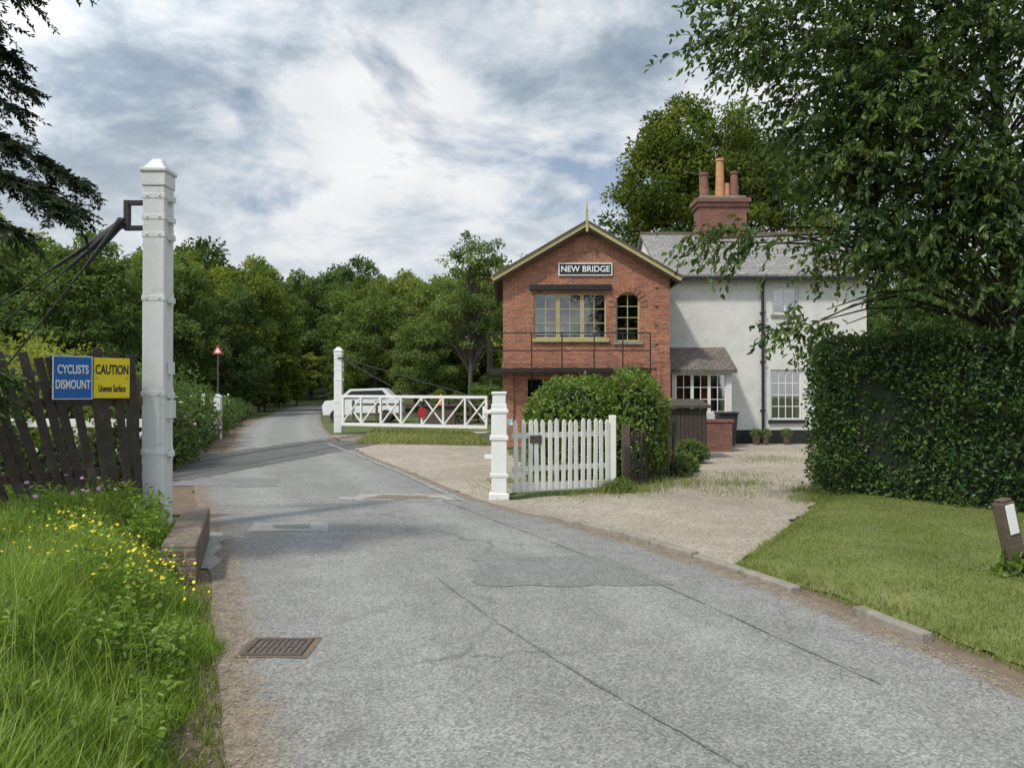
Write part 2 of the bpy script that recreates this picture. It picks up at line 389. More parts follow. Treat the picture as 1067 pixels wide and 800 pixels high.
sheet('gravel_driveway',[(-.4,11.0),(.3,9.8),(1.2,8.35),(1.95,6.95),(2.4,7.6),(4.3,10.9),(5.2,13.5),(8.5,18),(11.5,22),(11.5,23.6),(3.5,23.6),(3.2,16),(2.6,13.4),(1.7,12.4),(-.1,11.3)],.004,M_gravel,.2,.04)
sheet('gravel_apron',[(-.35,11.0),(-1.75,14.5),(-3.6,19.1),(-4.9,23),(-3.0,23.2),(-1.6,22.8),(-.3,22.5),(.2,17),(.3,13),(-.1,11.5)],.005,M_gravel,.2,.05)
sheet('yard_path',[(-4.6,22),(-6.6,28),(-3,31),(-1,31),(-1,29.5),(-2.6,28),(-3.5,22)],.003,M_gravel,.3,.08)
tdir=Vector((1.45,9.3)).normalized(); t0=(-6.6,12.2)
def tp(s,o=0):
    return (t0[0]+tdir[0]*s+o*tdir[1], t0[1]+tdir[1]*s-o*tdir[0])
sheet('crossing_deck',[tp(2.0,-2.0),tp(1.6,.55),tp(9.6,.75),tp(12.4,.75),tp(12.6,-2.0),tp(8.2,-2.1)],.012,M_cross,.2,.04)
track=empty('railway_track')
mb=MB()
for o in (-1.44,0):
    a=tp(-30,o);b=tp(60,o); mb.beam((*a,-.06),(*b,-.06),.07,.17,M_steel)
mb.build('rails',track)
mb=MB()
for o in (-1.35,-.09):
    a=tp(1.8,o);b=tp(12.4,o); mb.beam((*a,.004),(*b,.004),.05,.024,M_txtb)
mb.build('flangeways',track)
mb=MB()
for s in np.arange(12.8,60,.65):
    a=tp(s,-2.0);b=tp(s,.55); mb.beam((*a,-.02),(*b,-.02),.25,.06,M_wood2)
mb.build('sleepers',track)
sheet('road_patch',[(-3.0,8.75),(-2.1,8.75),(-2.25,9.35),(-3.15,9.35)],.013,M_pale,.1,.014)
sheet('road_patch',[(-2.75,8.95),(-2.35,8.95),(-2.42,9.2),(-2.85,9.2)],.0165,M_patch,.1,.01)
sheet('road_patch',[(-.25,6.3),(1.35,6.35),(.85,7.5),(-.35,7.3)],.012,M_patch,.15,.02)
sheet('road_patch',[(-2.6,11.3),(-.75,11.2),(-.95,11.9),(-2.3,12.0)],.012,M_pale,.12,.06)
sheet('road_patch',[(-2.2,11.4),(-1.0,11.35),(-1.3,11.75),(-2.0,11.85)],.015,M_road,.12,.04)
sheet('road_patch',[(-3.0,6.9),(-2.68,6.9),(-3.25,8.7),(-3.5,8.7)],.012,M_pale,.12,.035)
sheet('road_patch',[(-5.9,13.0),(-3.9,12.8),(-4.2,14.0),(-5.9,14.3)],.0115,M_patch,.2,.05)
def strip(name,pts,w,z,mat,amp=.004):
    P=[];Q=[]
    for i in range(len(pts)-1):
        a=np.array(pts[i]);b=np.array(pts[i+1]);d=(b-a)/np.linalg.norm(b-a);n=np.array([-d[1],d[0]])
        kk=max(1,int(np.linalg.norm(b-a)/.12))
        for j in range(kk+(i==len(pts)-2)):
            p=a+(b-a)*j/kk; P.append(p+n*w/2+rng.normal(0,amp,2));Q.append(p-n*w/2+rng.normal(0,amp,2))
    V=[(p[0],p[1],z) for p in P+Q];m=len(P)
    mesh_multi(name,[(np.array(V),np.array([[i,m+i,m+i+1,i+1] for i in range(m-1)]),0,None)],[mat])
strip('edge_line',[(-.75,11.25),(-1.95,14.5),(-3.8,19.1),(-5.6,23.4)],.10,.0185,M_line,.012)
strip('road_seam',[(-.65,6.6),(-.1,5.3),(.4,4.3),(.95,3.3),(1.5,2.3)],.011,.0128,M_seam,.005)
strip('road_seam',[(-1.0,11.2),(.3,8.4),(1.25,6.3),(2.0,4.2)],.010,.0126,M_seam,.006)
kb=MB()
kp=[(xr(v)+.055,v) for v in np.arange(4.9,10.0,.62)]
for i in range(len(kp)-1):
    a=np.array(kp[i]);b=np.array(kp[i+1]);d=b-a
    if i==1: continue
    zt=.05+rng.uniform(-.012,.02)
    kb.beam((*(a+d*.012),zt/2-.03),(*(b-d*.012),zt/2-.03+rng.uniform(-.006,.006)),.10+rng.uniform(-.01,.01),zt+.06,M_stone)
kb.build('kerb',None,.014)
g=empty('drain_grate'); mb=MB()
x0,x1,y0,y1=-1.64,-1.27,4.64,4.95
mb.box(x0,x1,y0,y0+.03,.0,.022,M_castiron);mb.box(x0,x1,y1-.03,y1,.0,.022,M_castiron)
mb.box(x0,x0+.03,y0+.03,y1-.03,.0,.022,M_castiron);mb.box(x1-.03,x1,y0+.03,y1-.03,.0,.022,M_castiron)
for i in range(8):
    x=x0+.055+i*.0365; mb.box(x,x+.017,y0+.03,y1-.03,-.01,.019,M_castiron)
mb.box(x0+.03,x1-.03,(y0+y1)/2-.008,(y0+y1)/2+.008,-.01,.0185,M_castiron)
mb.build('grate_bars',g,.002)
mb=MB(); mb.box(x0+.03,x1-.03,y0+.03,y1-.03,.0085,.0095,M_txtb); mb.build('gully_pit',g)
sheet('grate_surround',[(x0-.03,y0-.03),(x1+.05,y0-.03),(x1+.05,y1+.04),(x0-.03,y1+.04)],.0122,M_dirt,.1,.012).parent=g

VE=np.array([(-6,1.9),(-2,.55),(0,-.1),(3.27,-1.45),(4.54,-1.87),(5.5,-2.26),(6.3,-2.72),(6.5,-2.85),(8.4,-3.7),(12,-5.7),(14.5,-6.9)])
def vedge(y): return np.interp(y,VE[:,0],VE[:,1])
def vh(x,y):
    d=np.clip((vedge(y)-x)/.9,0,1); return .01+.30*d*d*(3-2*d)+.03*np.sin(x*3.1)*np.sin(y*2.7)*d
ys=np.linspace(-5,14,80); ds=np.concatenate([np.linspace(-.02,1.2,16),np.linspace(1.5,12,12)])
V=np.array([[vedge(y)-d,y,0] for y in ys for d in ds]); V[:,2]=vh(V[:,0],V[:,1]); m=len(ds)
F=np.array([[j*m+i,(j+1)*m+i,(j+1)*m+i+1,j*m+i+1] for j in range(len(ys)-1) for i in range(m-1)])
mesh_multi('verge_bank',[(V,F,0,None)],[M_soilgrass],smooth_idx=(0,))
LP=[(2.02,7.0),(2.5,6.05),(2.75,5.2),(3.05,4.2),(3.6,2.5),(4.3,.5),(5.2,-2.5),(14,-2.5),(14,5),(9,7),(6.6,9.9),(5.2,12.6),(4.75,11.7),(4.45,11.1),(3.2,8.9)]
def inpoly(x,y,P):
    c=np.zeros(len(x),bool);n=len(P)
    for i in range(n):
        x1_,y1_=P[i];x2_,y2_=P[(i+1)%n]
        cond=((y1_>y)!=(y2_>y))&(x<(x2_-x1_)*(y-y1_)/(y2_-y1_+1e-12)+x1_); c^=cond
    return c
def distpoly(x,y,P):
    d=np.full(len(x),1e9);n=len(P)
    for i in range(n):
        a=np.array(P[i],float);b=np.array(P[(i+1)%n],float);ab=b-a
        t=np.clip(((x-a[0])*ab[0]+(y-a[1])*ab[1])/(ab@ab),0,1)
        d=np.minimum(d,np.hypot(x-a[0]-t*ab[0],y-a[1]-t*ab[1]))
    return d
def lh(x,y): 
    d=np.clip(distpoly(x,y,LP)/.6,0,1); return .0+.12*d*(2-d)+.015*np.sin(x*2.3+y)*d
import bmesh
bm=bmesh.new()
Pj=jit(LP,.12,.025); bv=[bm.verts.new((p[0],p[1],0)) for p in Pj]; bm.faces.new(bv)
bmesh.ops.triangulate(bm,faces=bm.faces[:])
for _ in range(5):
    es=[e for e in bm.edges if e.calc_length()>.5]
    if es: bmesh.ops.subdivide_edges(bm,edges=es,cuts=1); bmesh.ops.triangulate(bm,faces=[f for f in bm.faces if len(f.verts)>3])
xs_=np.array([v.co.x for v in bm.verts]);ys_=np.array([v.co.y for v in bm.verts]);hh=lh(xs_,ys_)+.006
for v,h in zip(bm.verts,hh): v.co.z=h
bmesh.ops.recalc_face_normals(bm,faces=bm.faces[:])
me=bpy.data.meshes.new('lawn');bm.to_mesh(me);bm.free();me.materials.append(M_lawn)
for p in me.polygons:p.use_smooth=True
lawn=bpy.data.objects.new('lawn',me);COL.objects.link(lawn)
n=230000; x=rng.uniform(1.9,8.5,n);y=2.0+10.8*rng.uniform(0,1,n)**.8
hN=.5+.5*np.sin(x*1.7+np.sin(y*2.1)*1.5)*np.sin(y*1.3+.5*x); h2=np.sin(x*5.1+2*np.sin(y*3.3))*np.sin(y*4.7+x)
ok=inpoly(x,y,LP)&(x<y*.72+.6)&(rng.uniform(0,1,n)<.75+.3*h2); x=x[ok];y=y[ok];hN=hN[ok];h2=h2[ok]
edge=distpoly(x,y,LP)
h=rng.uniform(.018,.04,len(x))*(1+1.2*(edge<.12))*(1+.25*h2)
P=np.c_[x,y,lh(x,y)]
var=rng.normal(.4,.18,len(x))+.4*(hN-.5)+.14*h2
v,f,va=blades(P,h,rng.uniform(.2,.9,len(x)),.0028,var)
mesh_multi('lawn_grass',[(v,f,0,va)],[L_lawn])
WALLP=[(-2.58,6.3),(-3.30,8.4),(-3.62,8.4),(-2.92,6.3)]
n=100000; y=rng.uniform(1.2,9,n)**1.0; d=rng.gamma(1.6,.7,n); x=vedge(y)-d+.08+.12*np.sin(y*5)*np.sin(y*2.3)
ok=(x/y>-.74)&(d<5)&~inpoly(x,y,WALLP); x=x[ok];y=y[ok];d=d[ok]
cl=.5+.5*np.sin(x*4.3+1.7*np.sin(y*3.1))*np.sin(y*3.7+x)
P=np.c_[x,y,vh(x,y)]
h=rng.uniform(.10,.30,len(x))*(.5+.7*cl)*np.clip(.4+d*.9,0,1.15)
v,f,va=blades(P,h,rng.uniform(.15,.8,len(x)),rng.uniform(.002,.0045,len(x)),rng.normal(.42,.22,len(x))+.3*(cl-.5))
wn=15000; wy=rng.uniform(3,8.6,wn); wd=rng.gamma(1.5,.8,wn); wx=vedge(wy)-wd; cc=np.sin(wx*5+2)*np.sin(wy*4.1)
ok=(cc>.05)&(wx/wy>-.74); wx=wx[ok];wy=wy[ok]; m=len(wx)
WP=np.c_[wx,wy,vh(wx,wy)+rng.uniform(.03,.30,m)]; D=rng.normal(0,1,(m,3)); D[:,2]=np.abs(D[:,2])*.4
v2,f2,va2=leaves(WP,D,np.array([[0,0,1]])+rng.normal(0,.4,(m,3)),rng.uniform(.025,.065,m),.26,rng.normal(.3,.2,m),True)
wn=7000; wy=rng.uniform(6.6,8.8,wn); wx=-.52*wy-rng.uniform(-.1,1.6,wn)+.42; cc=np.sin(wx*7+2)*np.sin(wy*6.1); ok=(cc>-.2)&~inpoly(wx-.05,wy,WALLP); wx=wx[ok];wy=wy[ok];m=len(wx)
WP=np.c_[wx,wy,.3+rng.uniform(.0,.38,m)*np.clip(cc[ok]*2,0.3,1)]; D=rng.normal(0,1,(m,3)); D[:,2]=np.abs(D[:,2])*.4
v3,f3,va3=leaves(WP,D,np.array([[0,0,1]])+rng.normal(0,.4,(m,3)),rng.uniform(.03,.07,m),.25,rng.normal(.35,.2,m),True)
sn=900; y_=rng.uniform(2.5,8,sn); x_=vedge(y_)-rng.gamma(2,.6,sn); v4,f4,va4=blades(np.c_[x_,y_,vh(x_,y_)],rng.uniform(.3,.5,sn),rng.uniform(.1,.4,sn),.002,rng.normal(.95,.05,sn))
mesh_multi('verge_grass',[(v,f,0,va),(v2,f2,0,va2),(v3,f3,0,va3),(v4,f4,0,va4)],[L_grass])
def flowers(name,P,r,mat,petals=6,stem=True,tilt=.5):
    n=len(P); Nn=nrm(np.array([[0,-.3,1]])+rng.normal(0,tilt,(n,3))); A=nrm(np.cross(Nn,rng.normal(0,1,(n,3))));B=np.cross(Nn,A)
    an=np.arange(petals)*2*np.pi/petals
    R=(np.ones(n)*r)[:,None,None]
    V=P[:,None]+(A[:,None]*np.cos(an)[None,:,None]+B[:,None]*np.sin(an)[None,:,None])*R+Nn[:,None]*R*.25
    V=V.reshape(-1,3);F=np.arange(n*petals).reshape(n,petals)
    return (V,F,0,np.repeat(rng.uniform(0,1,n),petals))
n=300; cy=rng.choice([5.0,5.6,6.1,6.6,5.3],n); y=cy+rng.normal(0,.25,n); x=vedge(y)-np.abs(rng.normal(.6,.35,n))-.25*np.sin(cy*9); P=np.c_[x,y,vh(x,y)+rng.uniform(.18,.34,n)]
parts=[flowers('b',P,rng.uniform(.008,.014,n),M_petY)]
st=blades(np.c_[x,y,vh(x,y)],P[:,2]-vh(x,y),np.zeros(n),.002,np.full(n,.5)); parts.append((st[0],st[1],1,st[2]))
mesh_multi('buttercups',parts,[M_petY,L_grass])
n=26; y=rng.uniform(7,8.3,n); x=vedge(y)-rng.uniform(.5,1.6,n); P=np.c_[x,y,vh(x,y)+rng.uniform(.25,.5,n)]
mesh_multi('pink_flowers',[flowers('p',P,rng.uniform(.015,.026,n),M_petP)],[M_petP])
cs=[]
for (cx,cy,s,nn,hh_) in [(3.9,13.2,.35,500,.10),(3.5,12.0,.3,250,.07),(4.3,14.5,.5,400,.08),(1.1,11.9,.25,300,.1),(1.9,12.3,.25,500,.16),(1.55,12.2,.12,260,.25),(4.35,6.4,.22,500,.2),(4.05,6.05,.12,260,.2),(2.6,13.2,.5,700,.15),(-.1,13.6,.2,300,.1),(0.6,12.6,.6,700,.08),(4.4,11.3,.2,500,.12),(4.8,12.2,.2,500,.15),(6.0,18,.6,400,.1)]:
    cs.append((rng.normal(cx,s,nn),rng.normal(cy,s,nn),rng.uniform(.4,1.1,nn)*hh_))
nn=2600; ty=rng.uniform(3.4,7,nn); cs.append((xr(ty)+rng.uniform(.15,.5,nn),ty,rng.uniform(.02,.06,nn)))
nn=1500; ty=rng.uniform(2.5,6.3,nn); cs.append((xl(ty)-rng.gamma(1.5,.09,nn),ty,rng.uniform(.02,.09,nn)))
nn=9000; gy_=rng.uniform(23.2,32,nn); gx_=rng.uniform(-4.6,-.6,nn)+(-(gy_-22)*.12); cs.append((gx_,gy_,rng.uniform(.04,.17,nn)))
x=np.concatenate([c[0] for c in cs]);y=np.concatenate([c[1] for c in cs]);h=np.concatenate([c[2] for c in cs])
v,f,va=blades(np.c_[x,y,np.zeros(len(x))],h,rng.uniform(.2,.9,len(x)),np.where(y>20,.012,.004),rng.normal(.45,.2,len(x))+.3*(y>20))
mesh_multi('grass_tufts',[(v,f,0,va)],[L_lawn])
sn=1800; sy=np.concatenate([rng.uniform(3,9.5,sn//2),rng.uniform(3.5,10,sn//2)]); sx=np.concatenate([xl(sy[:sn//2])+rng.normal(-.02,.14,sn//2),xr(sy[sn//2:])-np.abs(rng.normal(0,.12,sn-sn//2))+.02])
P=np.c_[sx,sy,np.full(sn,.012)]; r_=rng.uniform(.003,.010,sn)[:,None]
o8=np.array([[1,0,0],[0,1,0],[-1,0,0],[0,-1,0],[0,0,.7]]); V=(P[:,None]+o8[None]*r_[:,None]*rng.uniform(.6,1.3,(sn,5,1))).reshape(-1,3)
b=np.arange(sn)[:,None]*5; F=np.concatenate([b+np.array([[0,1,4]]),b+np.array([[1,2,4]]),b+np.array([[2,3,4]]),b+np.array([[3,0,4]])])
mesh_multi('loose_stones',[(V,F,0,None)],[M_stone])

# ---------------------------------------------------------------- foliage builders
def nz(P,s,ph=0):
    return (np.sin(P[:,0]*s+ph)*np.sin(P[:,1]*s*1.1+1+ph)+np.sin(P[:,2]*s*1.3+P[:,0]*s*.7+2*ph)*.8+np.sin((P[:,0]+P[:,1]-P[:,2])*s*2.3+ph)*.5)/2.3
def sphere_part(c,r,mi=1,nu=14,nv=9):
    u=np.arange(nu)*2*np.pi/nu; V=[]
    for j in range(nv+1):
        t=np.pi*j/nv
        for a in u: V.append([c[0]+r[0]*np.sin(t)*np.cos(a),c[1]+r[1]*np.sin(t)*np.sin(a),c[2]+r[2]*np.cos(t)])
    F=[[j*nu+i,(j+1)*nu+i,(j+1)*nu+(i+1)%nu,j*nu+(i+1)%nu] for j in range(nv) for i in range(nu)]
    return (np.array(V),np.array(F),mi,None)
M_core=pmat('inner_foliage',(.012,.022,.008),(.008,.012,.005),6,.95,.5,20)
def bush(name,lobes,n,ls,mat,wr=.28,core=.78,bumps=.12,parent=None,zmin=0,six=False,extra=None,thick=.18):
    w=np.array([l[1][0]*l[1][2] for l in lobes],float); w/=w.sum(); parts=[]
    for (c,r),wi in zip(lobes,w):
        m=int(n*wi); d=nrm(rng.normal(0,1,(m,3))); c=np.array(c,float);r=np.array(r,float)
        rr=1+bumps*nz(d*r+c,3.2/max(.3,r.mean()))+bumps*.6*nz(d*r+c,9/max(.3,r.mean()))-np.abs(rng.normal(0,thick,m))+.03
        P=c+d*r*rr[:,None]; ok=P[:,2]>zmin; P=P[ok];d=d[ok];m=len(P)
        D=d*.5+rng.normal(0,.7,(m,3)); Nt=d*.8+np.array([0,0,.5])+rng.normal(0,.5,(m,3))
        v,f,va=leaves(P,D,Nt,rng.uniform(.7,1.2,m)*ls,wr,rng.normal(.45,.2,m)+.25*nz(P,5/max(.3,r.mean()),2),six)
        parts.append((v,f,0,va))
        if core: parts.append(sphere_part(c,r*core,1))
    if extra: parts+=extra
    return mesh_multi(name,parts,[mat,M_core,M_petW,M_petP],parent)
def hedge(name,poly,z0,z1,n,ls,mat,inset=.16,amp=.13):
    poly=[np.array(p,float) for p in poly];k=len(poly); P=[];Dn=[]
    area=sum((poly[i][0]*poly[(i+1)%k][1]-poly[(i+1)%k][0]*poly[i][1]) for i in range(k)); sg=1 if area>0 else -1
    per=[np.linalg.norm(poly[(i+1)%k]-poly[i]) for i in range(k)]
    xs=[p[0] for p in poly];ys=[p[1] for p in poly]; A=abs(area)/2; tot=sum(per)*(z1-z0)+A
    for i in range(k):
        m=int(n*per[i]*(z1-z0)/tot); t=rng.uniform(0,1,m)[:,None]; z=rng.uniform(z0,z1,m)
        d=(poly[(i+1)%k]-poly[i])/per[i]; nn=np.array([d[1],-d[0]])*sg
        p=poly[i]+(poly[(i+1)%k]-poly[i])*t; P.append(np.c_[p,z]); Dn.append(np.tile([nn[0],nn[1],0.],(m,1)))
    m=int(n*A/tot*2.5); x=rng.uniform(min(xs),max(xs),m);y=rng.uniform(min(ys),max(ys),m);ok=inpoly(x,y,poly)
    x=x[ok];y=y[ok];P.append(np.c_[x,y,np.full(len(x),z1)]);Dn.append(np.tile([0,0,1.],(len(x),1)))
    P=np.concatenate(P);Dn=np.concatenate(Dn);m=len(P)
    P=P+Dn*(amp*nz(P,2.2)+amp*.7*nz(P,6,1)-np.abs(rng.normal(0,.07,m)))[:,None]+rng.normal(0,.025,(m,3))
    sh=rng.uniform(0,1,m)<.05*(1+nz(P,3,5)); P[sh]+=Dn[sh]*rng.uniform(.03,.13,sh.sum())[:,None]
    D=Dn*.5+np.array([0,0,.1])+rng.normal(0,.6,(m,3)); Nt=Dn*.7+np.array([0,0,.6])+rng.normal(0,.55,(m,3))
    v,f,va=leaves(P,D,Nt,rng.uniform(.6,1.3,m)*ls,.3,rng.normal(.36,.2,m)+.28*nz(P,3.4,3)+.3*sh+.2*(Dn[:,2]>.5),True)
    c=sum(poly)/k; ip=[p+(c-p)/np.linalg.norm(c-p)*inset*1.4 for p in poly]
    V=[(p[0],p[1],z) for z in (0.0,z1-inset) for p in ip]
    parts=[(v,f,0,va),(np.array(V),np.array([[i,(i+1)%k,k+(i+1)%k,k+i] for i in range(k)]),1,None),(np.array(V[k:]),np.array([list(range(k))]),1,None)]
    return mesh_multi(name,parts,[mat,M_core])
def tree(name,trunk,ells,ncl,lpc,ls,mat,clr=.8,tr=.3,data_only=False,six=False,loc=None,nbr=30,wr=.27,inner=.35):
    T=np.array(trunk,float);parts=[];rad=np.linspace(tr,tr*.3,len(T)); v,f=tube(T,rad,9);parts.append((v,f,0,None))
    w=np.array([e[2] for e in ells],float);w/=w.sum()
    ei=rng.choice(len(ells),ncl,p=w)
    C=np.array([ells[i][0] for i in ei],float);R=np.array([ells[i][1] for i in ei],float)
    d=nrm(rng.normal(0,1,(ncl,3))); fr=inner+(1.02-inner)*rng.uniform(0,1,ncl)**.55
    cc=C+d*R*fr[:,None]; cc+=rng.normal(0,.12,(ncl,3))*clr
    cr=clr*rng.uniform(.55,1.35,ncl); cv=rng.normal(.45,.2,ncl)
    idx=np.repeat(np.arange(ncl),lpc); m=len(idx)
    dd=nrm(rng.normal(0,1,(m,3))); rr=rng.uniform(0,1,m)**.45
    P=cc[idx]+dd*np.array([1,1,.65])*(cr[idx]*rr)[:,None]
    D=dd*.6+d[idx]*.3+rng.normal(0,.6,(m,3))+np.array([0,0,-.15]); Nt=dd*.4+d[idx]*.4+np.array([0,0,.7])+rng.normal(0,.45,(m,3))
    v,f,va=leaves(P,D,Nt,rng.uniform(.6,1.3,m)*ls,wr,cv[idx]+rng.normal(0,.14,m),six); parts.append((v,f,1,va))
    for i in rng.choice(ncl,min(nbr,ncl),replace=False):
        e=cc[i]; zt=T[0,2]+(e[2]-T[0,2])*rng.uniform(.35,.7); zt=min(max(zt,T[0,2]+ (T[-1,2]-T[0,2])*.25),T[-1,2])
        s=np.array([np.interp(zt,T[:,2],T[:,0]),np.interp(zt,T[:,2],T[:,1]),zt]); mid=(s+e)/2+np.array([0,0,.08*np.linalg.norm(e-s)])+rng.normal(0,.1,3)*clr
        r0=tr*rng.uniform(.18,.32); v,f=tube([s,(s+mid)/2,mid,(mid+e)/2,e],[r0,r0*.8,r0*.6,r0*.4,r0*.12],5);parts.append((v,f,0,None))
    return mesh_multi(name,parts,[M_bark,mat],None,loc,data_only,smooth_idx=(0,))

protos=[]
for i,(mt,kind) in enumerate([(L_mid,0),(L_light,1),(L_dark,0),(L_mid,2),(L_light,0),(L_dark,2)]):
    if kind==0: E=[((0,0,6),(3.2,3.2,3.2),3),((1.2,.4,4.4),(2.6,2.4,2.2),1.5),((-1.3,-.3,4.6),(2.4,2.4,2.2),1.5),((.3,0,8.2),(1.9,1.9,1.7),1)]
    elif kind==1: E=[((0,0,6.2),(2.5,2.5,3.6),3),((.9,0,3.6),(1.9,1.9,1.8),1),((-.8,.4,7.8),(1.6,1.6,1.9),1),((.5,.2,8.6),(1.2,1.2,1.4),.7)]
    else: E=[((-.9,0,5.2),(2.6,2.6,2.8),2),((1.5,.3,6),(2.4,2.4,2.8),2),((.1,0,3.6),(3,2.6,1.8),1.4),((.6,0,8),(1.7,1.6,1.6),.8)]
    protos.append(tree('woodland_tree_mesh',[(0,0,0),(.1,0,2.5),(0,.1,5),(.1,0,8.5)],E,160,95,.25,mt,.62,.2,data_only=True,nbr=26))
woods=empty('distant_trees')
def put(x,y,s,pi=None,zs=1,par=woods):
    o=bpy.data.objects.new('woodland_tree',protos[random.randrange(6) if pi is None else pi]); COL.objects.link(o); o.parent=par
    o.location=(x,y,float(terr(np.array(x),np.array(y)))-.3); o.rotation_euler=(0,0,random.uniform(0,6.28)); s*=random.uniform(.92,1.08); o.scale=(s*random.uniform(.9,1.15),s,s*zs)
ROW=[(-27,42,10.6,4),(-22.5,40,9.6,1),(-33,45,12,3),(-20.5,46,9.8,4),(-30,52,12.8,0),(-25,55,13,1),(-38,50,13,2),
(-21.5,62,12.5,3),(-27,66,15,0),(-31,62,14,4),(-19.5,52,8.8,4),(-26,76,14.5,0),(-33,78,17,5),(-30,86,16,4),(-12.5,84,13.5,3),(-14.5,72,12.8,1),(-11,70,12.8,4),(-12,64,10.8,0),(-8,64,10.5,2),(-10,56,8.8,4),(-7,56,8.6,1),(-6,62,10,3),
(-4.2,54,11.2,1),(-1.8,56,12,4),(.4,60,12,0),(-3,66,12.5,3),(2.5,52,9,4),(4,60,10,5),(-5.6,50,7.2,4),(-6.5,70,11,2),(-1,74,12,0),
(-17,102,15,4),(-10,95,14,0),(-22,106,17,1),(-27,103,18,4),(-34,100,18,1),(-4,98,15,5),(3,92,14,3),(-40,92,18,0),(-45,75,17,3),(-48,60,16,4),(-42,62,15,1)]
for x,y,h,p in ROW: put(x,y,h/9.9,p)
for i in range(22): put(-50+i*3.8+random.uniform(-1,1),random.uniform(112,125),random.uniform(1.35,1.7))
for x,y,h in [(18,46,10),(23,44,11),(28,42,11),(33,40,11),(8,54,9),(38,46,13),(16,36,7),(20,34,7.5),(25,32,8),(15,30,6.5),(18,27,6),(22,25,6.5)]: put(x,y,h/9.9,random.choice([0,3,4,5]))
for i in range(50):
    x=random.uniform(-40,8); y=random.uniform(47,60)
    if xl(y)-2<x<xr(y)+1.5: continue
    if -9<x<-3.5 and y<75: y+=18
    put(x,y,random.uniform(.28,.42),random.choice([0,1,3,4]),.85)
for i in range(22):
    y=random.uniform(16,40); x=-7.5-(y-12)*.42-random.uniform(1.5,9); put(x,y,random.uniform(.24,.4),random.choice([1,3,4]),.9)
for i in range(12):
    y=random.uniform(58,92); put(xr(y)+random.uniform(1.2,3),y,random.uniform(.3,.42),random.choice([0,1,4]))
for i in range(12):
    y=random.uniform(58,92); put(xl(y)-random.uniform(1.2,3),y,random.uniform(.3,.42),random.choice([1,4,3]))
for x in np.arange(-31,-16,1.9): put(x+random.uniform(-.5,.5),98+random.uniform(-2,2),.6,4)

tree('oak_tree',[(10.5,41,0),(10.4,41,5),(10.6,41,9),(10.4,41,14)],[((10.3,41,11.4),(5.2,4.6,5.2),4),((7.4,41,9.5),(2.8,3,3.3),1.6),((14,41,10.6),(3.2,3.4,3.6),1.7),((10.2,40.5,14.6),(3.2,3,2.7),1.3),((8.2,41,13),(2.4,2.4,2.4),1)],330,190,.24,L_dark,.95,.55,nbr=50)
tree('ash_tree',[(-2.6,47,0),(-2.5,47,4),(-2.7,47,7),(-2.5,47,10.5)],[((-2.6,47,7.6),(2.3,2.2,3.4),3),((-4,47,6),(1.4,1.4,1.8),1),((-1,47,6.6),(1.5,1.4,2),1.2),((-2.2,47,10),(1.4,1.3,1.4),.8)],120,80,.19,L_light,.5,.16,nbr=60)

lob=[]
for y in np.arange(15.5,46,1.5):
    h=np.interp(y,[15,20,30,46],[2.1,2.0,1.6,1.2])*random.uniform(.8,1.15)
    lob.append(((xl(y)-1.5-random.uniform(0,.5),y,h*.35),(1.25,1.25,h*.68)))
ex=[]
n=260; y=rng.uniform(15.5,36,n); x=xl(y)-.6-rng.uniform(0,1.0,n); P=np.c_[x,y,rng.uniform(.35,1.5,n)]
fv=flowers('w',P,rng.uniform(.03,.06,n),M_petW); ex.append((fv[0],fv[1],2,fv[3]))
n=70; y=rng.uniform(15.5,28,n); x=xl(y)-.5-rng.uniform(0,.7,n); P=np.c_[x,y,rng.uniform(.3,1.1,n)]
fv=flowers('w',P,rng.uniform(.03,.05,n),M_petP); ex.append((fv[0],fv[1],3,fv[3]))
bush('roadside_hedge',lob,56000,.12,L_light,extra=ex,bumps=.25,thick=.25)
lob=[]
for y in np.arange(9.3,15.2,.9): lob.append(((-6.3-(y-9)*.35-random.uniform(.2,.8),y+random.uniform(-.2,.2),.35),(.75,.7,random.uniform(.8,1.2))))
for x in np.arange(-7.8,-4.5,.5): lob.append(((x,8.85-(x+4.6)*.12,.45),(.40,.22,random.uniform(.75,1.0))))
bush('bramble_bush',lob,28000,.075,L_mid,bumps=.3,thick=.3)
lob=[((-8.5,13,1.0),(1.4,1.5,1.3)),((-10,15,1.2),(1.6,1.6,1.5)),((-12.5,17,1.2),(1.8,1.6,1.7)),((-8.4,11,.6),(1.2,1,1.0)),((-10.4,17.5,1.2),(1.5,1.5,1.6))]
bush('elder_bush',lob,26000,.12,L_light,bumps=.25,thick=.25)
bush('laurel_bush',[((1.35,14.4,.85),(.95,.9,1.1)),((2.25,14.2,.85),(.66,.8,1.12)),((.85,14.9,.8),(.6,.7,.98)),((2.4,14.6,.6),(.5,.6,.8)),((1.8,14.0,.5),(.9,.5,.6))],26000,.085,L_laurel,wr=.26,bumps=.12,six=True,thick=.13)
bush('shrub',[((3.15,14.6,.05),(.26,.26,.28)),((3.45,15.4,.08),(.30,.30,.30))],2200,.08,L_light,bumps=.2,thick=.2)
bush('shrub',[((4.0,17.2,.2),(.35,.3,.32))],1800,.07,L_light,bumps=.2,thick=.2)
bush('shrub',[((1.75,12.25,.06),(.16,.14,.16)),((1.55,12.2,.04),(.1,.1,.12))],900,.06,L_light,core=0,bumps=.2,thick=.2)
bush('dock_plant',[((4.15,6.2,.1),(.18,.14,.2)),((3.95,6.1,.06),(.12,.1,.14))],600,.10,L_laurel,core=0,bumps=.3,thick=.3,wr=.2,six=True)
hedge('clipped_hedge',[(4.85,11.35),(6.2,9.35),(9.3,5.2),(10.6,6.2),(7.6,10.4),(6.2,12.6),(5.15,13.4)],0.05,2.38,66000,.062,L_hedge)

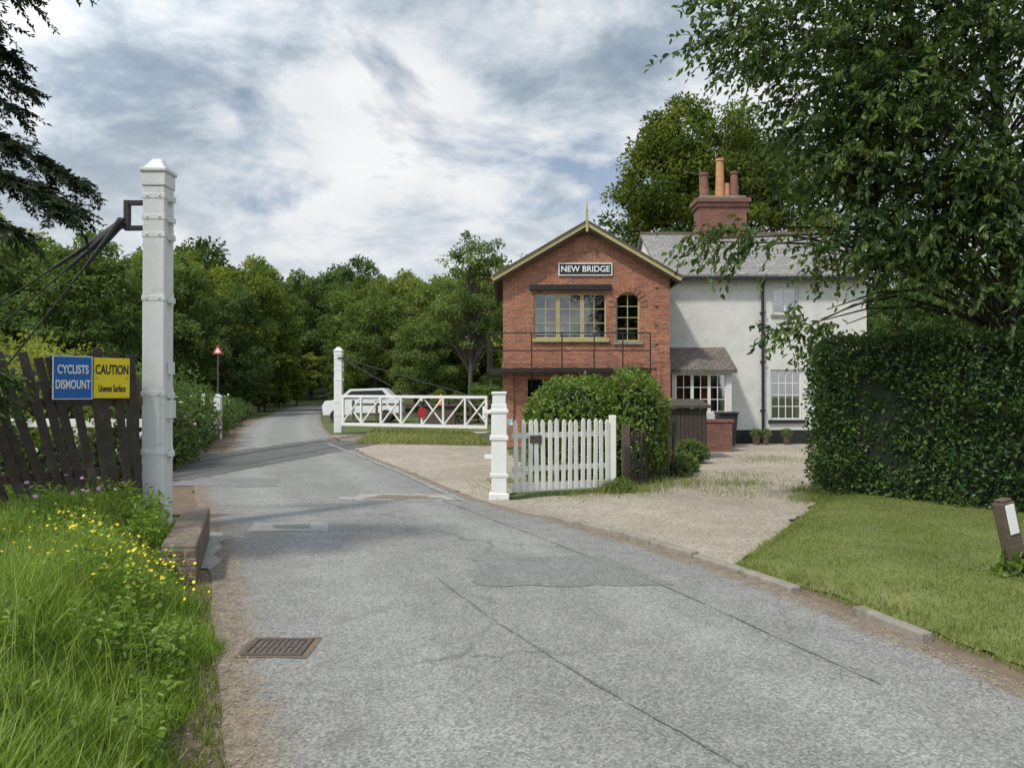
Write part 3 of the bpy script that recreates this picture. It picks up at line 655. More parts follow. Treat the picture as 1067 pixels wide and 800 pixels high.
# ---------------------------------------------------------------- cherry tree
parts=[]
T=np.array([(7.75,12.1,0),(7.7,12.1,1.4),(7.78,12,3.0),(7.6,11.9,4.6),(7.4,11.7,6.4),(7.2,11.5,8.6)])
v,f=tube(T,[.17,.145,.13,.11,.08,.03],10); parts.append((v,f,0,None))
E=[((7.0,10.9,6.5),(3.4,2.4,2.3),7.0),((4.7,10.2,6.7),(1.9,1.4,1.0),1.7),((3.3,10.1,6.4),(.9,.8,.6),.40),((4.9,10.3,5.3),(1.15,1.2,.75),1.3),((4.5,10.4,4.55),(.75,.9,.45),.6),((3.1,10.3,3.7),(.75,.5,.16),.14),((4.9,10.2,3.65),(.9,.9,.4),.5),((6.1,10.2,4.0),(1.2,1.2,1.0),1.5),((7.6,10.2,4.4),(1.7,1.4,1.4),1.9),((7.0,9.6,3.2),(1.2,.8,.55),.7),((3.95,10.2,2.5),(.6,.5,.12),.10),((8.6,10.2,7.5),(2.5,2.5,2),1.5)]
w=np.array([e[2] for e in E]);w/=w.sum(); NT=5200; ei=rng.choice(len(E),NT,p=w)
C=np.array([E[i][0] for i in ei],float);R=np.array([E[i][1] for i in ei],float)
d=nrm(rng.normal(0,1,(NT,3)));S=C+d*R*(rng.uniform(0,1,NT)**.42)[:,None]
keep=nz(S,1.9,.7)>-.42; S=S[keep];NT=len(S)
out=S-np.array([7.6,11.9,5.0]);out[:,2]*=.25;out=nrm(out)
td=nrm(out+rng.normal(0,.45,(NT,3))+np.array([0,0,-.12])); tl=rng.uniform(.35,.8,NT); tv=rng.normal(.42,.2,NT)
K=15
tt=np.linspace(.08,1,K)
PP=S[:,None]+td[:,None]*(tl[:,None]*tt[None])[:,:,None]; PP[:,:,2]-=(tl[:,None]*(tt**2)[None])*.28
P=PP.reshape(-1,3)+rng.normal(0,.02,(NT*K,3)); m=len(P)
D=np.repeat(td,K,0)*.5+rng.normal(0,.5,(m,3))+np.array([0,0,-.55]); Nt=np.array([[0,-.1,.6]])+rng.normal(0,.6,(m,3))
v,f,va=leaves(P,D,Nt,rng.uniform(.07,.13,m),.23,np.repeat(tv,K)+rng.normal(0,.13,m)+.12*np.tile(tt,NT),True,fold=.06); parts.append((v,f,1,va))
for i in range(0,NT,2):
    p=PP[i][[0,7,14]]; vv,ff=tube(p,[.006,.004,.002],3); parts.append((vv,ff,0,None))
for e in E:
    for kx in range(5):
        c=np.array(e[0])+rng.normal(0,.45,3)*np.array(e[1]); zt=np.clip(c[2]-abs(rng.normal(.8,.5)),2.4,8.0)
        s=np.array([np.interp(zt,T[:,2],T[:,0]),np.interp(zt,T[:,2],T[:,1]),zt]); L_=np.linalg.norm(c-s)
        mid=(s+c)/2+np.array([0,0,.12*L_])+rng.normal(0,.15,3); r0=.013+.005*L_
        vv,ff=tube([s,(s+mid)/2+[0,0,.03*L_],mid,(mid+c)/2+[0,0,.02*L_],c],[r0,r0*.8,r0*.6,r0*.4,r0*.2],6); parts.append((vv,ff,0,None))
mesh_multi('cherry_tree',parts,[M_bark,L_cherry],smooth_idx=(0,))

# ---------------------------------------------------------------- conifer (left, boughs reaching in)
parts=[]
T=np.array([(-6.6,6.2,0),(-6.6,6.2,3),(-6.5,6.2,6),(-6.6,6.2,10)]); v,f=tube(T,[.22,.18,.14,.04],9);parts.append((v,f,0,None))
ends=[(-3.45,6.0,5.0),(-3.9,6.1,4.85),(-4.0,5.9,4.6),(-3.95,5.8,4.25),(-3.95,6.1,3.95),(-4.05,6.3,3.7),(-3.45,6.2,3.35),(-3.4,6,3.1),(-3.7,6.3,3.2),(-3.8,5.9,2.9),(-4.35,6.6,1.75),(-4.5,6.4,1.5),(-4.35,6.5,1.55),(-4.7,6.5,2.1),(-3.95,5.9,5.05),(-4.1,6.2,4.4),(-4.2,5.9,3.3),(-4.4,6.4,1.9),(-3.55,6.1,3.2),(-3.9,6.2,4.1),(-4.2,6.0,4.7)]
for e in ends:
    e=np.array(e);s=np.array([-6.5,6.2,e[2]+rng.uniform(.3,.8)]);t=np.linspace(0,1,12)[:,None]
    bp=s+(e-s)*t; bp[:,2]+=.25*np.sin(np.pi*t[:,0])-.1*t[:,0]**3; bp+=rng.normal(0,.02,bp.shape)
    v,f=tube(bp,np.linspace(.03,.004,12),5);parts.append((v,f,0,None))
    for j in range(85):
        q=rng.uniform(.5,1.0); b=np.array([np.interp(q,t[:,0],bp[:,a]) for a in range(3)])
        sd=nrm(np.array([rng.uniform(.1,.9),rng.choice([-1,1])*rng.uniform(.2,1),rng.uniform(-.8,.15)])); L_=rng.uniform(.15,.40)*(1.25-q*.5)
        kk=34; u=np.linspace(.05,1,kk)[:,None]; P=b+sd*u*L_; P[:,2]-=.12*L_*u[:,0]**2*2
        vv,ff=tube(P[[0,16,33]],[.004,.003,.0015],3);parts.append((vv,ff,0,None))
        side=nrm(np.cross(sd,[0,0,1.]))
        D=sd*.5+side*np.where(np.arange(kk)%2,1,-1)[:,None]*.9+rng.normal(0,.3,(kk,3))+[0,0,-.2]
        v,f,va=leaves(P,D,np.array([[0,-.5,1.]])+rng.normal(0,.5,(kk,3)),rng.uniform(.04,.062,kk),.2,rng.normal(.3 if e[2]>2.5 else .9,.2)+rng.normal(0,.1,kk)); parts.append((v,f,1,va))
mesh_multi('conifer_tree',parts,[M_bark,L_fir],smooth_idx=(0,))

# ---------------------------------------------------------------- gate posts
def gatepost(name,x,y,H,w=.3,zb=0,rot=0):
    e=empty(name); mb=MB(); h=w/2; M=Matrix.Translation((x,y,zb))@Matrix.Rotation(rot,4,'Z')
    mb.box(-h,h,-h,h,0,H-.28,M_white,M)
    mb.box(-h-.012,h+.012,-h-.012,h+.012,H-.28,H-.12,M_white,M)
    mb.box(-h-.03,h+.03,-h-.03,h+.03,H-.12,H-.07,M_white,M)
    q=h-.0; vs=[M@Vector(p) for p in [(-q,-q,H-.07),(q,-q,H-.07),(q,q,H-.07),(-q,q,H-.07),(-q*.4,-q*.4,H+.05),(q*.4,-q*.4,H+.05),(q*.4,q*.4,H+.05),(-q*.4,q*.4,H+.05)]]
    mb.add(vs,[(0,1,5,4),(1,2,6,5),(2,3,7,6),(3,0,4,7),(4,5,6,7)],M_white)
    mb.build('post_shaft',e,.014)
    mb=MB()
    for z in (H-.42,H-.66,H-.86,H*.62,H*.36,H*.2):
        mb.box(-h-.006,h+.006,-h-.006,h+.006,z,z+.06,M_white,M)
        mb.box(h+.006,h+.055,-.05,.05,z-.02,z+.04,M_white,M)
        mb.cyl(M@Vector((h+.04,0,z-.05)),M@Vector((h+.04,0,z+.10)),.015,.015,M_white,8)
        for dx in(-.07,.07): mb.cyl(M@Vector((dx,-h-.02,z+.03)),M@Vector((dx,-h,z+.03)),.013,.013,M_white,8)
    mb.box(h*.2,h+.06,-.06,.06,H*.30,H*.30+.2,M_white,M); mb.box(h+.006,h+.05,-.05,.05,H*.42,H*.42+.14,M_white,M)
    mb.build('iron_bands',e,.004)
    return e
gp=gatepost('gate_post',-4.06,8.8,4.16,.25,.05)
mb=MB()
bx,by,bz=-4.185,8.8,3.62
mb.box(bx-.24,bx,by-.03,by+.03,bz+.12,bz+.17,M_iron);mb.box(bx-.20,bx,by-.03,by+.03,bz-.17,bz-.12,M_iron)
mb.box(bx-.26,bx-.205,by-.035,by+.035,bz-.17,bz+.17,M_iron)
for s in (0,1,2):
    a=Vector((bx-.25,by+.04*(s-1),bz-.04)); b=Vector((-6.5-s*1.0,9.2+s*.2,1.35))
    d=(b-a)
    mb.cyl(a,b,.011,.011,M_iron,8); mb.cyl(a+d*.01,a+d*.15,.055,.03,M_iron,10)
    mb.cyl(a+d*.15,a+d*.24,.026,.020,M_iron,8)
mb.build('stay_bracket_and_rods',gp)
def gate(name,A,B,z0,z1,par=None,disc=None):
    e=par or empty(name); A=Vector((*A,0));B=Vector((*B,0));mb=MB();L=(B-A).length;d=(B-A).normalized(); nn=Vector((d.y,-d.x,0))
    def P(s,z,o=0): 
        p=A+d*s+nn*o; return (p.x,p.y,z)
    mb.beam(P(0,z1),P(L,z1-.02),.09,.10,M_white);mb.beam(P(0,z0),P(L,z0),.09,.12,M_white)
    k=max(3,int(round(L/.95)))
    for i in range(k+1):
        s=L*i/k; w=.1 if i in(0,k) else .07
        mb.beam(P(min(max(s,.05),L-.05),z0+.06,.002),P(min(max(s,.05),L-.05),z1-.05,.002),.075,w,M_white,up=d)
        if i<k:
            s2=L*(i+1)/k
            mb.beam(P(s+.05,z0+.08,.004),P(s2-.04,z1-.07,.004),.05,.055,M_white)
            if i%2==0: mb.beam(P(s+.05,z1-.07,-.05),P(s2-.04,z0+.08,-.05),.05,.045,M_white)
    mb.build('gate_frame',e,.006)
    if disc:
        mb=MB(); p=Vector(P(L*disc,(z0+z1)/2-.05,.07)); mb.cyl(p,p+nn*.02,.19,.19,M_red,28); q=p+Vector((0,0,.30)); 
        mb.cyl(q+Vector((0,0,-.1)),q+Vector((0,0,.12)),.06,.07,M_iron,10); mb.build('warning_disc',e)
    return e,P
gate('crossing_gate',(-4.3,9.25),(-9.3,9.85),.45,1.22)
g2,P2=gate('crossing_gate',(-6.55,29.6),(-.85,27.0),.35,1.42,None,.58)
fp=gatepost('gate_post',-6.75,29.9,3.28,.3)
mb=MB()
for s,z in ((.95,1.45),(.5,1.45)):
    a=Vector((-6.6,29.7,2.9)); b=Vector(P2(5.9*s,z)); mb.cyl(a,b,.018,.018,M_iron,6)
mb.cyl((-6.75,29.75,2.9),(-6.5,29.6,2.9),.03,.03,M_iron,8)
mb.build('stay_rods',fp)
cp=empty('gate_post'); mb=MB()
x,y=-.19,11.45
mb.box(x-.115,x+.115,y-.115,y+.115,0,1.42,M_white);mb.box(x-.10,x+.10,y-.10,y+.10,1.42,1.56,M_white)
mb.box(x-.115,x+.115,y-.115,y+.115,1.56,1.60,M_white)
mb.box(x-.15,x+.15,y-.14,y+.14,0,.10,M_white);mb.box(x-.14,x+.14,y-.13,y+.13,.88,.95,M_white);mb.box(x-.14,x+.14,y-.13,y+.13,1.28,1.34,M_white)
mb.build('post_shaft',cp,.012)
mb=MB(); mb.box(x-.24,x-.115,y-.04,y+.04,1.27,1.33,M_white); mb.cyl((x-.22,y,1.2),(x-.22,y,1.38),.03,.03,M_white,10);mb.box(x-.22,x-.115,y-.04,y+.04,.60,.66,M_white)
mb.box(x+.115,x+.2,y-.05,y+.05,1.1,1.2,M_white); mb.box(x-.135,x+.135,y-.125,y+.125,.34,.39,M_white)
mb.build('hinge_ironwork',cp,.004)
pf=empty('picket_fence'); mb=MB(); A=Vector((.0,11.65,0));B=Vector((1.62,12.4,0));d=(B-A).normalized();L=(B-A).length;nn=Vector((d.y,-d.x,0))
mb.beam(A+Vector((0,0,.42)),B+Vector((0,0,.42)),.035,.08,M_whitef);mb.beam(A+Vector((0,0,.93)),B+Vector((0,0,.93)),.035,.08,M_whitef)
mb.beam(A+Vector((0,0,.14)),B+Vector((0,0,.12)),.035,.14,M_whitef)
mb.build('fence_rails',pf,.004)
mb=MB(); n=15
for i in range(n):
    s=.06+(L-.17)*i/(n-1); c=A+d*s+nn*.032; w=.033; zt=1.17+rng.uniform(-.015,.015)
    M=Matrix.Translation(c)@Matrix.Rotation(math.atan2(d.y,d.x),4,'Z')@Matrix.Rotation(rng.uniform(-.015,.015),4,'Y')
    pts=[M@Vector(p) for p in [(-w,-.012,.08),(w,-.012,.08),(w,-.012,zt-.05),(w*.5,-.012,zt-.012),(0,-.012,zt),(-w*.5,-.012,zt-.012),(-w,-.012,zt-.05)]]
    mb.prism(pts,M.to_3x3()@Vector((0,.024,0)),M_whitef)
mb.build('pickets',pf,.003)
mb=MB(); c=B
mb.box(c.x-.055,c.x+.055,c.y-.055,c.y+.055,0,1.22,M_whitef); mb.build('fence_post',pf,.01)
mb=MB(); c=A+d*.38+nn*.05; mb.beam(c-d*.1+Vector((0,0,.87)),c+d*.1+Vector((0,0,.87)),.008,.12,M_castiron); mb.build('notice_plate',pf)
of=empty('old_paling_fence'); mb=MB()
for i in range(12):
    s=i/11; x=2.0+s*1.0;y=12.9+s*1.5; tl=rng.uniform(-.08,.08)
    mb.beam((x,y,0),(x+tl,y+tl*.5,rng.uniform(.85,1.1)),.09,.025,M_wood,up=(1,-.6,0))
mb.beam((2.0,12.93,.35),(3.0,14.43,.35),.04,.08,M_wood2);mb.beam((2.0,12.93,.8),(3.0,14.43,.8),.04,.08,M_wood2)
mb.box(1.83,1.96,12.75,12.87,0,1.05,M_wood2)
mb.build('palings',of,.004)

lf=empty('slatted_wooden_fence'); mb=MB()
def FP(t): return Vector((-5.0+.9*t,7.5+1.05*t,0))
fd=Vector((.9,1.05,0)).normalized(); fn=Vector((fd.y,-fd.x,0))
t=-1.6
while t<1.0:
    p=FP(t); lean=-np.interp(t,[-1.6,.2,1.0],[.85,.60,.12])+rng.normal(0,.05); top=2.0+rng.uniform(-.10,.1)
    a=p+Vector((0,0,.15)); b=p+fd*lean+Vector((0,0,top))+fn*rng.uniform(-.03,.03)
    mb.beam(a,b,.085,.022,M_wood,up=fn); t+=.074+rng.uniform(-.010,.012)
mb.build('slats',lf,.003)
mb=MB()
for z in (.7,1.45):
    a=FP(-1.7)-fn*.04;b=FP(1.0)-fn*.04; mb.beam(a+Vector((0,0,z)),b+Vector((0,0,z+.05)),.04,.09,M_wood2)
for t in (-1.5,-.3,.95):
    p=FP(t)-fn*.11; mb.beam(p,p+Vector((0,0,1.75)),.1,.1,M_wood2,up=(0,1,0))
mb.build('rails_and_posts',lf,.004)
ang=math.atan2(fd.y,fd.x)
def fsign(name,t0,t1,z0,z1,bg,border,lines):
    e=empty(name); a=FP(t0)+fn*.06;b=FP(t1)+fn*.06; c=(a+b)/2; w=(b-a).length; M=Matrix.Translation(c)@Matrix.Rotation(ang,4,'Z')
    mb=MB(); mb.box(-w/2,w/2,-.004,.006,z0,z1,border,M); mb.box(-w/2+.010,w/2-.010,-.0075,-.004,z0+.010,z1-.010,bg,M)
    for sx in(-1,1): 
        p=M@Vector((sx*(w/2-.03),-.007,(z0+z1)/2)); mb.cyl(p,p+fn*.008,.007,.007,M_steel,8)
    mb.build('sign_panel',e)
    for (s,sz,z,sx,mt) in lines:
        p=c+fn*.011; text('sign_lettering',s,sz,(p.x,p.y,z),ang,mt,e,sx,.001,.022)
fsign('cyclists_dismount_sign',.32,.595,1.52,1.97,M_blue,M_txtw,[('CYCLISTS',.125,1.825,.56,M_txtw),('DISMOUNT',.125,1.67,.52,M_txtw)])
fsign('caution_sign',.605,.87,1.53,1.96,M_yellow,M_yellow,[('CAUTION',.14,1.83,.54,M_txtb),('Uneven Surface',.10,1.63,.44,M_txtb)])
mb=MB(); pts=[(-2.60,6.35),(-3.28,8.35),(-3.56,8.35),(-2.90,6.35)]
mb.prism([(x,y,0) for x,y in pts],(0,0,.34),M_brick3)
mb.build('low_brick_wall',None,.02)

e=empty('verge_marker_post'); mb=MB(); M=Matrix.Translation((4.12,6.25,.06))@Matrix.Rotation(-.20,4,'Y')@Matrix.Rotation(.25,4,'Z')
mb.box(-.07,.07,-.05,.05,-.1,.66,M_wood2,M); mb.box(-.05,.05,-.045,.045,.66,.685,M_wood2,M); mb.build('post_body',e,.012)
mb=MB(); mb.box(-.045,.045,-.058,-.052,.40,.64,M_white,M); mb.build('reflector_plate',e,.004)

# ---------------------------------------------------------------- signal box
sb=empty('signal_box'); X0,X1,YF,YB=-.26,4.5,22.0,27.5; ZE=4.92; CX=(X0+X1)/2; ZA=6.32
mb=MB()
W=(.62,2.71,3.05,4.43); AR=(2.98,3.67,3.03,4.43); DO=(.45,1.15,.02,1.95)
mb.wall(X0,X1,0,ZE,YF,[W,AR,DO],M_brick,.14)
mb.add([(X0,YF,ZE),(X1,YF,ZE),(CX,YF,ZA)],[(0,1,2)],M_brick)
cx=(AR[0]+AR[1])/2; r=(AR[1]-AR[0])/2; zc=AR[3]-r
for sg in(-1,1):
    pts=[(cx+sg*r,YF+.001,AR[3])]+[(cx+sg*r*math.cos(a),YF+.001,zc+r*math.sin(a)) for a in np.linspace(0,math.pi/2,9)]
    if sg>0: pts=pts[::-1]
    mb.prism(pts,(0,.13,0),M_brick)
mb.add([(X0,YF,0),(X0,YB,0),(X0,YB,ZE),(X0,YF,ZE)],[(3,2,1,0)],M_brick)
mb.add([(X1,YF,0),(X1,YB,0),(X1,YB,ZE),(X1,YF,ZE)],[(0,1,2,3)],M_brick)
RW=(.6,3.2,3.55,4.35)
mb.wall(X0,X1,0,ZE,YB,[RW],M_brick,-.14)
mb.add([(X0,YB,ZE),(X1,YB,ZE),(CX,YB,ZA)],[(2,1,0)],M_brick)
mb.box(X0-.03,X1+.03,YF-.04,YF-.003,2.28,2.42,M_brick); mb.box(X1-.36,X1+.02,YF-.1,YF-.003,0,2.278,M_brick)
mb.box(X0-.02,X0+.3,YF-.06,YF-.004,0,2.278,M_brick)
for i in range(9): mb.box(X1-(.30 if i%2 else .42),X1+.012,YF-.035,YF-.003,2.43+i*.27,2.43+i*.27+.262,M_brick)
mb.build('brick_walls',sb)
mb=MB()
for i in range(11):
    a=math.pi*i/10
    p=Vector((cx,YF-.012,zc)); mb.beam(p+Vector((math.cos(a)*(r+.02),0,math.sin(a)*(r+.02))),p+Vector((math.cos(a)*(r+.2),0,math.sin(a)*(r+.2))),.10,.02,M_brick,up=(0,1,0))
mb.box(AR[0]-.08,AR[1]+.08,YF-.05,YF+.1,AR[2]-.08,AR[2]-.002,M_stone)
mb.build('arch_surround',sb)
mb=MB(); mb.box(X0+.15,X1-.15,YF+.2,YB-.2,2.3,2.4,M_wood2); mb.box(X0+.02,X0+.1,YF+.15,YB-.15,2.4,4.85,M_room); mb.box(X1-.1,X1-.02,YF+.15,YB-.15,2.4,4.85,M_room)
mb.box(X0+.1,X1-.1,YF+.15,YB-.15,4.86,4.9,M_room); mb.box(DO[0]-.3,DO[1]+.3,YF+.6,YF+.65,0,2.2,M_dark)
for i in range(6): mb.box(.9+i*.26,.94+i*.26,YF+1.2,YF+1.25,2.4,3.7,M_steel)
mb.box(2.9,3.6,YF+.5,YF+1.2,2.4,3.5,M_wood2); mb.box(.7,1.5,YF+.35,YF+.7,2.4,3.35,M_wood2)
mb.box(.7,2.6,YF+.8,YF+.95,4.0,4.1,M_wood2); mb.box(1.1,1.4,YF+.8,YF+.95,4.1,4.3,M_white); mb.box(1.8,2.0,YF+.8,YF+.95,4.1,4.35,M_cream)
mb.build('interior',sb)
def window(mb,x0,x1,z0,z1,y,nx,nz,fm,gm,fw=.05,bar=.022,dep=.05):
    mb.box(x0,x0+fw,y,y+dep,z0,z1,fm);mb.box(x1-fw,x1,y,y+dep,z0,z1,fm);mb.box(x0+fw,x1-fw,y,y+dep,z0,z0+fw,fm);mb.box(x0+fw,x1-fw,y,y+dep,z1-fw,z1,fm)
    for i in range(1,nx):
        x=x0+fw+(x1-x0-2*fw)*i/nx; mb.box(x-bar/2,x+bar/2,y+.008,y+dep-.01,z0+fw,z1-fw,fm)
    for j in range(1,nz):
        z=z0+fw+(z1-z0-2*fw)*j/nz; mb.box(x0+fw,x1-fw,y+.011,y+dep-.013,z-bar/2,z+bar/2,fm)
    mb.add([(x0+fw,y+.025,z0+fw),(x1-fw,y+.025,z0+fw),(x1-fw,y+.025,z1-fw),(x0+fw,y+.025,z1-fw)],[(0,1,2,3)],gm)
mb=MB(); wx=np.linspace(W[0],W[1],4)
for i in range(3): window(mb,wx[i]+.004,wx[i+1]-.004,W[2]+.07,W[3]-.005,YF+.07,2,3,M_cream,M_glass2,.045,.02)
mb.box(W[0]-.06,W[1]+.06,YF-.08,YF+.13,W[2]-.03,W[2]+.065,M_cream)
mb.build('operating_window',sb)
mb=MB(); window(mb,AR[0]+.003,AR[1]-.003,AR[2]+.01,AR[3]-.01,YF+.075,2,4,M_cream,M_glass2,.045,.022); mb.build('arched_window',sb)
mb=MB(); window(mb,RW[0],RW[1],RW[2],RW[3],YB-.1,6,2,M_white,M_glass2,.06,.03); mb.build('rear_window',sb)
mb=MB(); mb.box(W[0]-.12,W[1]+.14,YF-.09,YF-.003,4.50,4.66,M_black); mb.build('window_lintel',sb,.008)
mb=MB(); ov=.28; oy=.3; s=(ZA-ZE)/(CX-X0)
for sg in(-1,1):
    xe=CX+sg*((CX-X0)+ov); ze=ZE-s*ov
    pts=[(CX,YF-oy,ZA+.03),(xe,YF-oy,ze+.03),(xe,YF-oy,ze+.11),(CX,YF-oy,ZA+.11)]
    if sg<0: pts=pts[::-1]
    mb.prism(pts,(0,YB-YF+2*oy,0),M_slate)
mb.build('roof',sb)
mb=MB()
for sg in(-1,1):
    xe=CX+sg*((CX-X0)+ov+.02); ze=ZE-s*(ov+.02)
    mb.beam((CX,YF-oy-.02,ZA+.04),(xe,YF-oy-.02,ze+.04),.035,.14,M_cream,up=(0,0,1))
    mb.beam((CX,YF-oy-.045,ZA+.11),(xe,YF-oy-.045,ze+.11),.05,.04,M_wood2,up=(0,0,1))
    mb.beam((CX,YF-oy+.03,ZA-.06),(xe,YF-oy+.03,ze-.06),.03,.09,M_wood2,up=(0,0,1))
mb.box(CX-.035,CX+.035,YF-oy-.07,YF-oy,ZA-.2,ZA+.42,M_cream)
mb.add([(CX-.03,YF-oy-.065,ZA+.42),(CX+.03,YF-oy-.065,ZA+.42),(CX+.03,YF-oy-.005,ZA+.42),(CX-.03,YF-oy-.005,ZA+.42),(CX,YF-oy-.035,ZA+.8)],[(0,1,4),(1,2,4),(2,3,4),(3,0,4)],M_cream)
mb.cyl((CX,YF-oy-.035,ZA+.37),(CX,YF-oy-.035,ZA+.42),.045,.045,M_cream,10)
mb.beam((CX-2.6,YF-oy+.1,4.72),(CX-2.6,YB+.2,4.72),.09,.08,M_black);mb.beam((CX+2.6,YF-oy+.1,4.72),(CX+2.6,YF+1.2,4.72),.09,.08,M_black)
mb.build('bargeboards_and_finial',sb)
mb=MB(); mb.box(1.33,2.87,YF-.05,YF-.004,4.92,5.28,M_txtw); mb.box(1.36,2.84,YF-.056,YF-.05,4.95,5.25,M_black); mb.build('nameboard',sb)
text('nameboard_lettering','NEW BRIDGE',.24,((1.33+2.87)/2,YF-.058,5.10),0,M_txtw,sb,.98,.003)
mb=MB(); mb.box(X0-.45,3.9,YF-.55,YF-.045,2.14,2.25,M_black); mb.box(X0-.45,X0-.01,YF-.045,YB,2.17,2.24,M_black)
for x in (X0-.42,.55,1.4,2.3,3.1,3.87):
    mb.cyl((x,YF-.52,2.24),(x,YF-.52,3.25),.019,.019,M_black,8)
    mb.beam((x,YF-.5,2.15),(x,YF-.05,1.75),.04,.05,M_black)
for z in (2.75,3.24): 
    mb.cyl((X0-.42,YF-.52,z),(3.87,YF-.52,z),.016,.016,M_black,8); mb.cyl((X0-.42,YF-.52,z),(X0-.42,YB,z),.016,.016,M_black,8)
for y in np.arange(YF+.6,YB,1.3): mb.cyl((X0-.42,y,2.24),(X0-.42,y,3.25),.018,.018,M_black,8)
mb.build('walkway_and_railings',sb)

# ---------------------------------------------------------------- white cottage
hs=empty('white_cottage'); HX0,HX1,HY,HB=4.62,10.95,23.7,30.1; HE=5.2; HR=7.0; HM=(HY+HB)/2
mb=MB()
UW=(8.05,8.85,3.95,4.82); LW=(7.98,8.95,.68,2.28)
mb.wall(HX0,HX1,.42,HE,HY,[UW,LW],M_render,.13)
mb.wall(HX0,HX1,0,.42,HY,[],M_black)
for x,fl in((HX0,1),(HX1,0)):
    f=[(3,2,1,0)] if fl else [(0,1,2,3)]
    mb.add([(x,HY,0),(x,HB,0),(x,HB,HE),(x,HY,HE)],f,M_render); mb.add([(x,HY,HE),(x,HB,HE),(x,HM,HR)],[(0,1,2)],M_render)
mb.wall(HX0,HX1,0,HE,HB,[],M_render)
mb.build('rendered_walls',hs)
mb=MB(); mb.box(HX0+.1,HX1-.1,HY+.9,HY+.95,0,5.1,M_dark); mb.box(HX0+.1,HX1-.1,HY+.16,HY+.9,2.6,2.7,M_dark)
mb.box(UW[0]+.02,UW[0]+.14,HY+.2,HY+.22,UW[2],UW[3],M_curtain);mb.box(UW[1]-.14,UW[1]-.02,HY+.2,HY+.22,UW[2],UW[3],M_curtain)
mb.box(LW[0]+.02,LW[0]+.12,HY+.2,HY+.22,LW[2],LW[3],M_curtain);mb.box(LW[1]-.12,LW[1]-.02,HY+.2,HY+.22,LW[2],LW[3],M_curtain)
mb.build('interior',hs)
mb=MB(); window(mb,UW[0]+.002,UW[1]-.002,UW[2]+.03,UW[3]-.002,HY+.06,2,1,M_white,M_glass,.06,.05)
mb.box(UW[0]-.06,UW[1]+.06,HY-.06,HY+.12,UW[2]-.05,UW[2]+.028,M_stone); mb.build('upper_window',hs)
mb=MB(); window(mb,LW[0]+.002,LW[1]-.002,LW[2]+.05,LW[3]-.002,HY+.06,4,4,M_white,M_glass,.055,.022)
mb.box(LW[0]-.08,LW[1]+.08,HY-.07,HY+.12,LW[2]-.05,LW[2]+.048,M_black); mb.build('lower_window',hs)
mb=MB()
for a,b in(((HY-.28,HE-.12),(HM,HR)),((HB+.28,HE-.12),(HM,HR))):
    pts=[(HX0-.12,a[0],a[1]+.02),(HX0-.12,b[0],b[1]+.04),(HX0-.12,b[0],b[1]+.13),(HX0-.12,a[0],a[1]+.11)]
    mb.prism(pts,(HX1-HX0+.24,0,0),M_slate)
mb.beam((HX0-.12,HM,HR+.14),(HX1+.12,HM,HR+.14),.2,.08,M_brick3); mb.build('slate_roof',hs)
mb=MB(); mb.beam((HX0,HY-.3,HE-.14),(HX1+.1,HY-.3,HE-.14),.11,.1,M_black); mb.cyl((7.72,HY-.08,0),(7.72,HY-.08,HE-.35),.045,.045,M_black,10)
mb.cyl((7.72,HY-.08,HE-.35),(7.72,HY-.28,HE-.16),.045,.045,M_black,10)
for z in(1,2.5,4): mb.box(7.65,7.79,HY-.13,HY-.005,z,z+.05,M_black)
mb.build('gutter_and_downpipe',hs)
mb=MB(); CXh=7.3
mb.box(CXh-.82,CXh+.82,HM-.4,HM+.4,6.3,8.0,M_brick2);mb.box(CXh-.88,CXh+.88,HM-.46,HM+.46,8.0,8.14,M_brick2);mb.box(CXh-.94,CXh+.94,HM-.52,HM+.52,8.142,8.28,M_brick2)
mb.box(CXh-.8,CXh+.8,HM-.38,HM+.38,8.282,8.38,M_stone); mb.build('chimney_stack',hs)
mb=MB()
for dx,h,m,r_ in((-.55,.8,M_brick2,.15),(.0,1.3,M_terra,.15),(.5,.85,M_brick2,.14)):
    mb.cyl((CXh+dx,HM,8.38),(CXh+dx,HM,8.38+h),r_*1.15,r_*.85,m,14);mb.cyl((CXh+dx,HM,8.38+h),(CXh+dx,HM,8.38+h+.08),r_*1.05,r_*1.05,m,14)
mb.cyl((CXh+.25,HM,8.38),(CXh+.25,HM,8.9),.1,.09,M_terra,10)
mb.build('chimney_pots',hs)
mb=MB(); mb.cyl((6.6,HM,7),(6.6,HM,9.4),.015,.015,M_steel,6); mb.cyl((6.0,HM,9.35),(7.0,HM,9.1),.01,.01,M_steel,6)
for i in range(6): mb.cyl((6.1+i*.16,HM-.2,9.33-i*.04),(6.1+i*.16,HM+.2,9.33-i*.04),.006,.006,M_steel,5)
mb.build('tv_aerial',hs)
PX0,PX1,PY=4.70,6.45,22.55
mb=MB(); PW=(4.8,6.3,.98,2.12)
mb.wall(PX0,PX1,0,2.22,PY,[PW],M_render,.1)
mb.add([(PX0,PY,0),(PX0,HY,0),(PX0,HY,2.9),(PX0,PY,2.22)],[(3,2,1,0)],M_render); mb.add([(PX1,PY,0),(PX1,HY,0),(PX1,HY,2.9),(PX1,PY,2.22)],[(0,1,2,3)],M_render)
mb.prism([(PX0-.08,PY-.18,2.14),(PX0-.08,HY-.003,2.86),(PX0-.08,HY-.003,2.96),(PX0-.08,PY-.18,2.24)],(PX1-PX0+.2,0,0),M_tile)
mb.build('porch',hs)
mb=MB()
xs3=np.linspace(PW[0],PW[1],4)
for i in range(3): window(mb,xs3[i]+.002,xs3[i+1]-.002,PW[2]+.002,PW[3]-.002,PY+.04,2,3,M_white,M_glass,.04,.02)
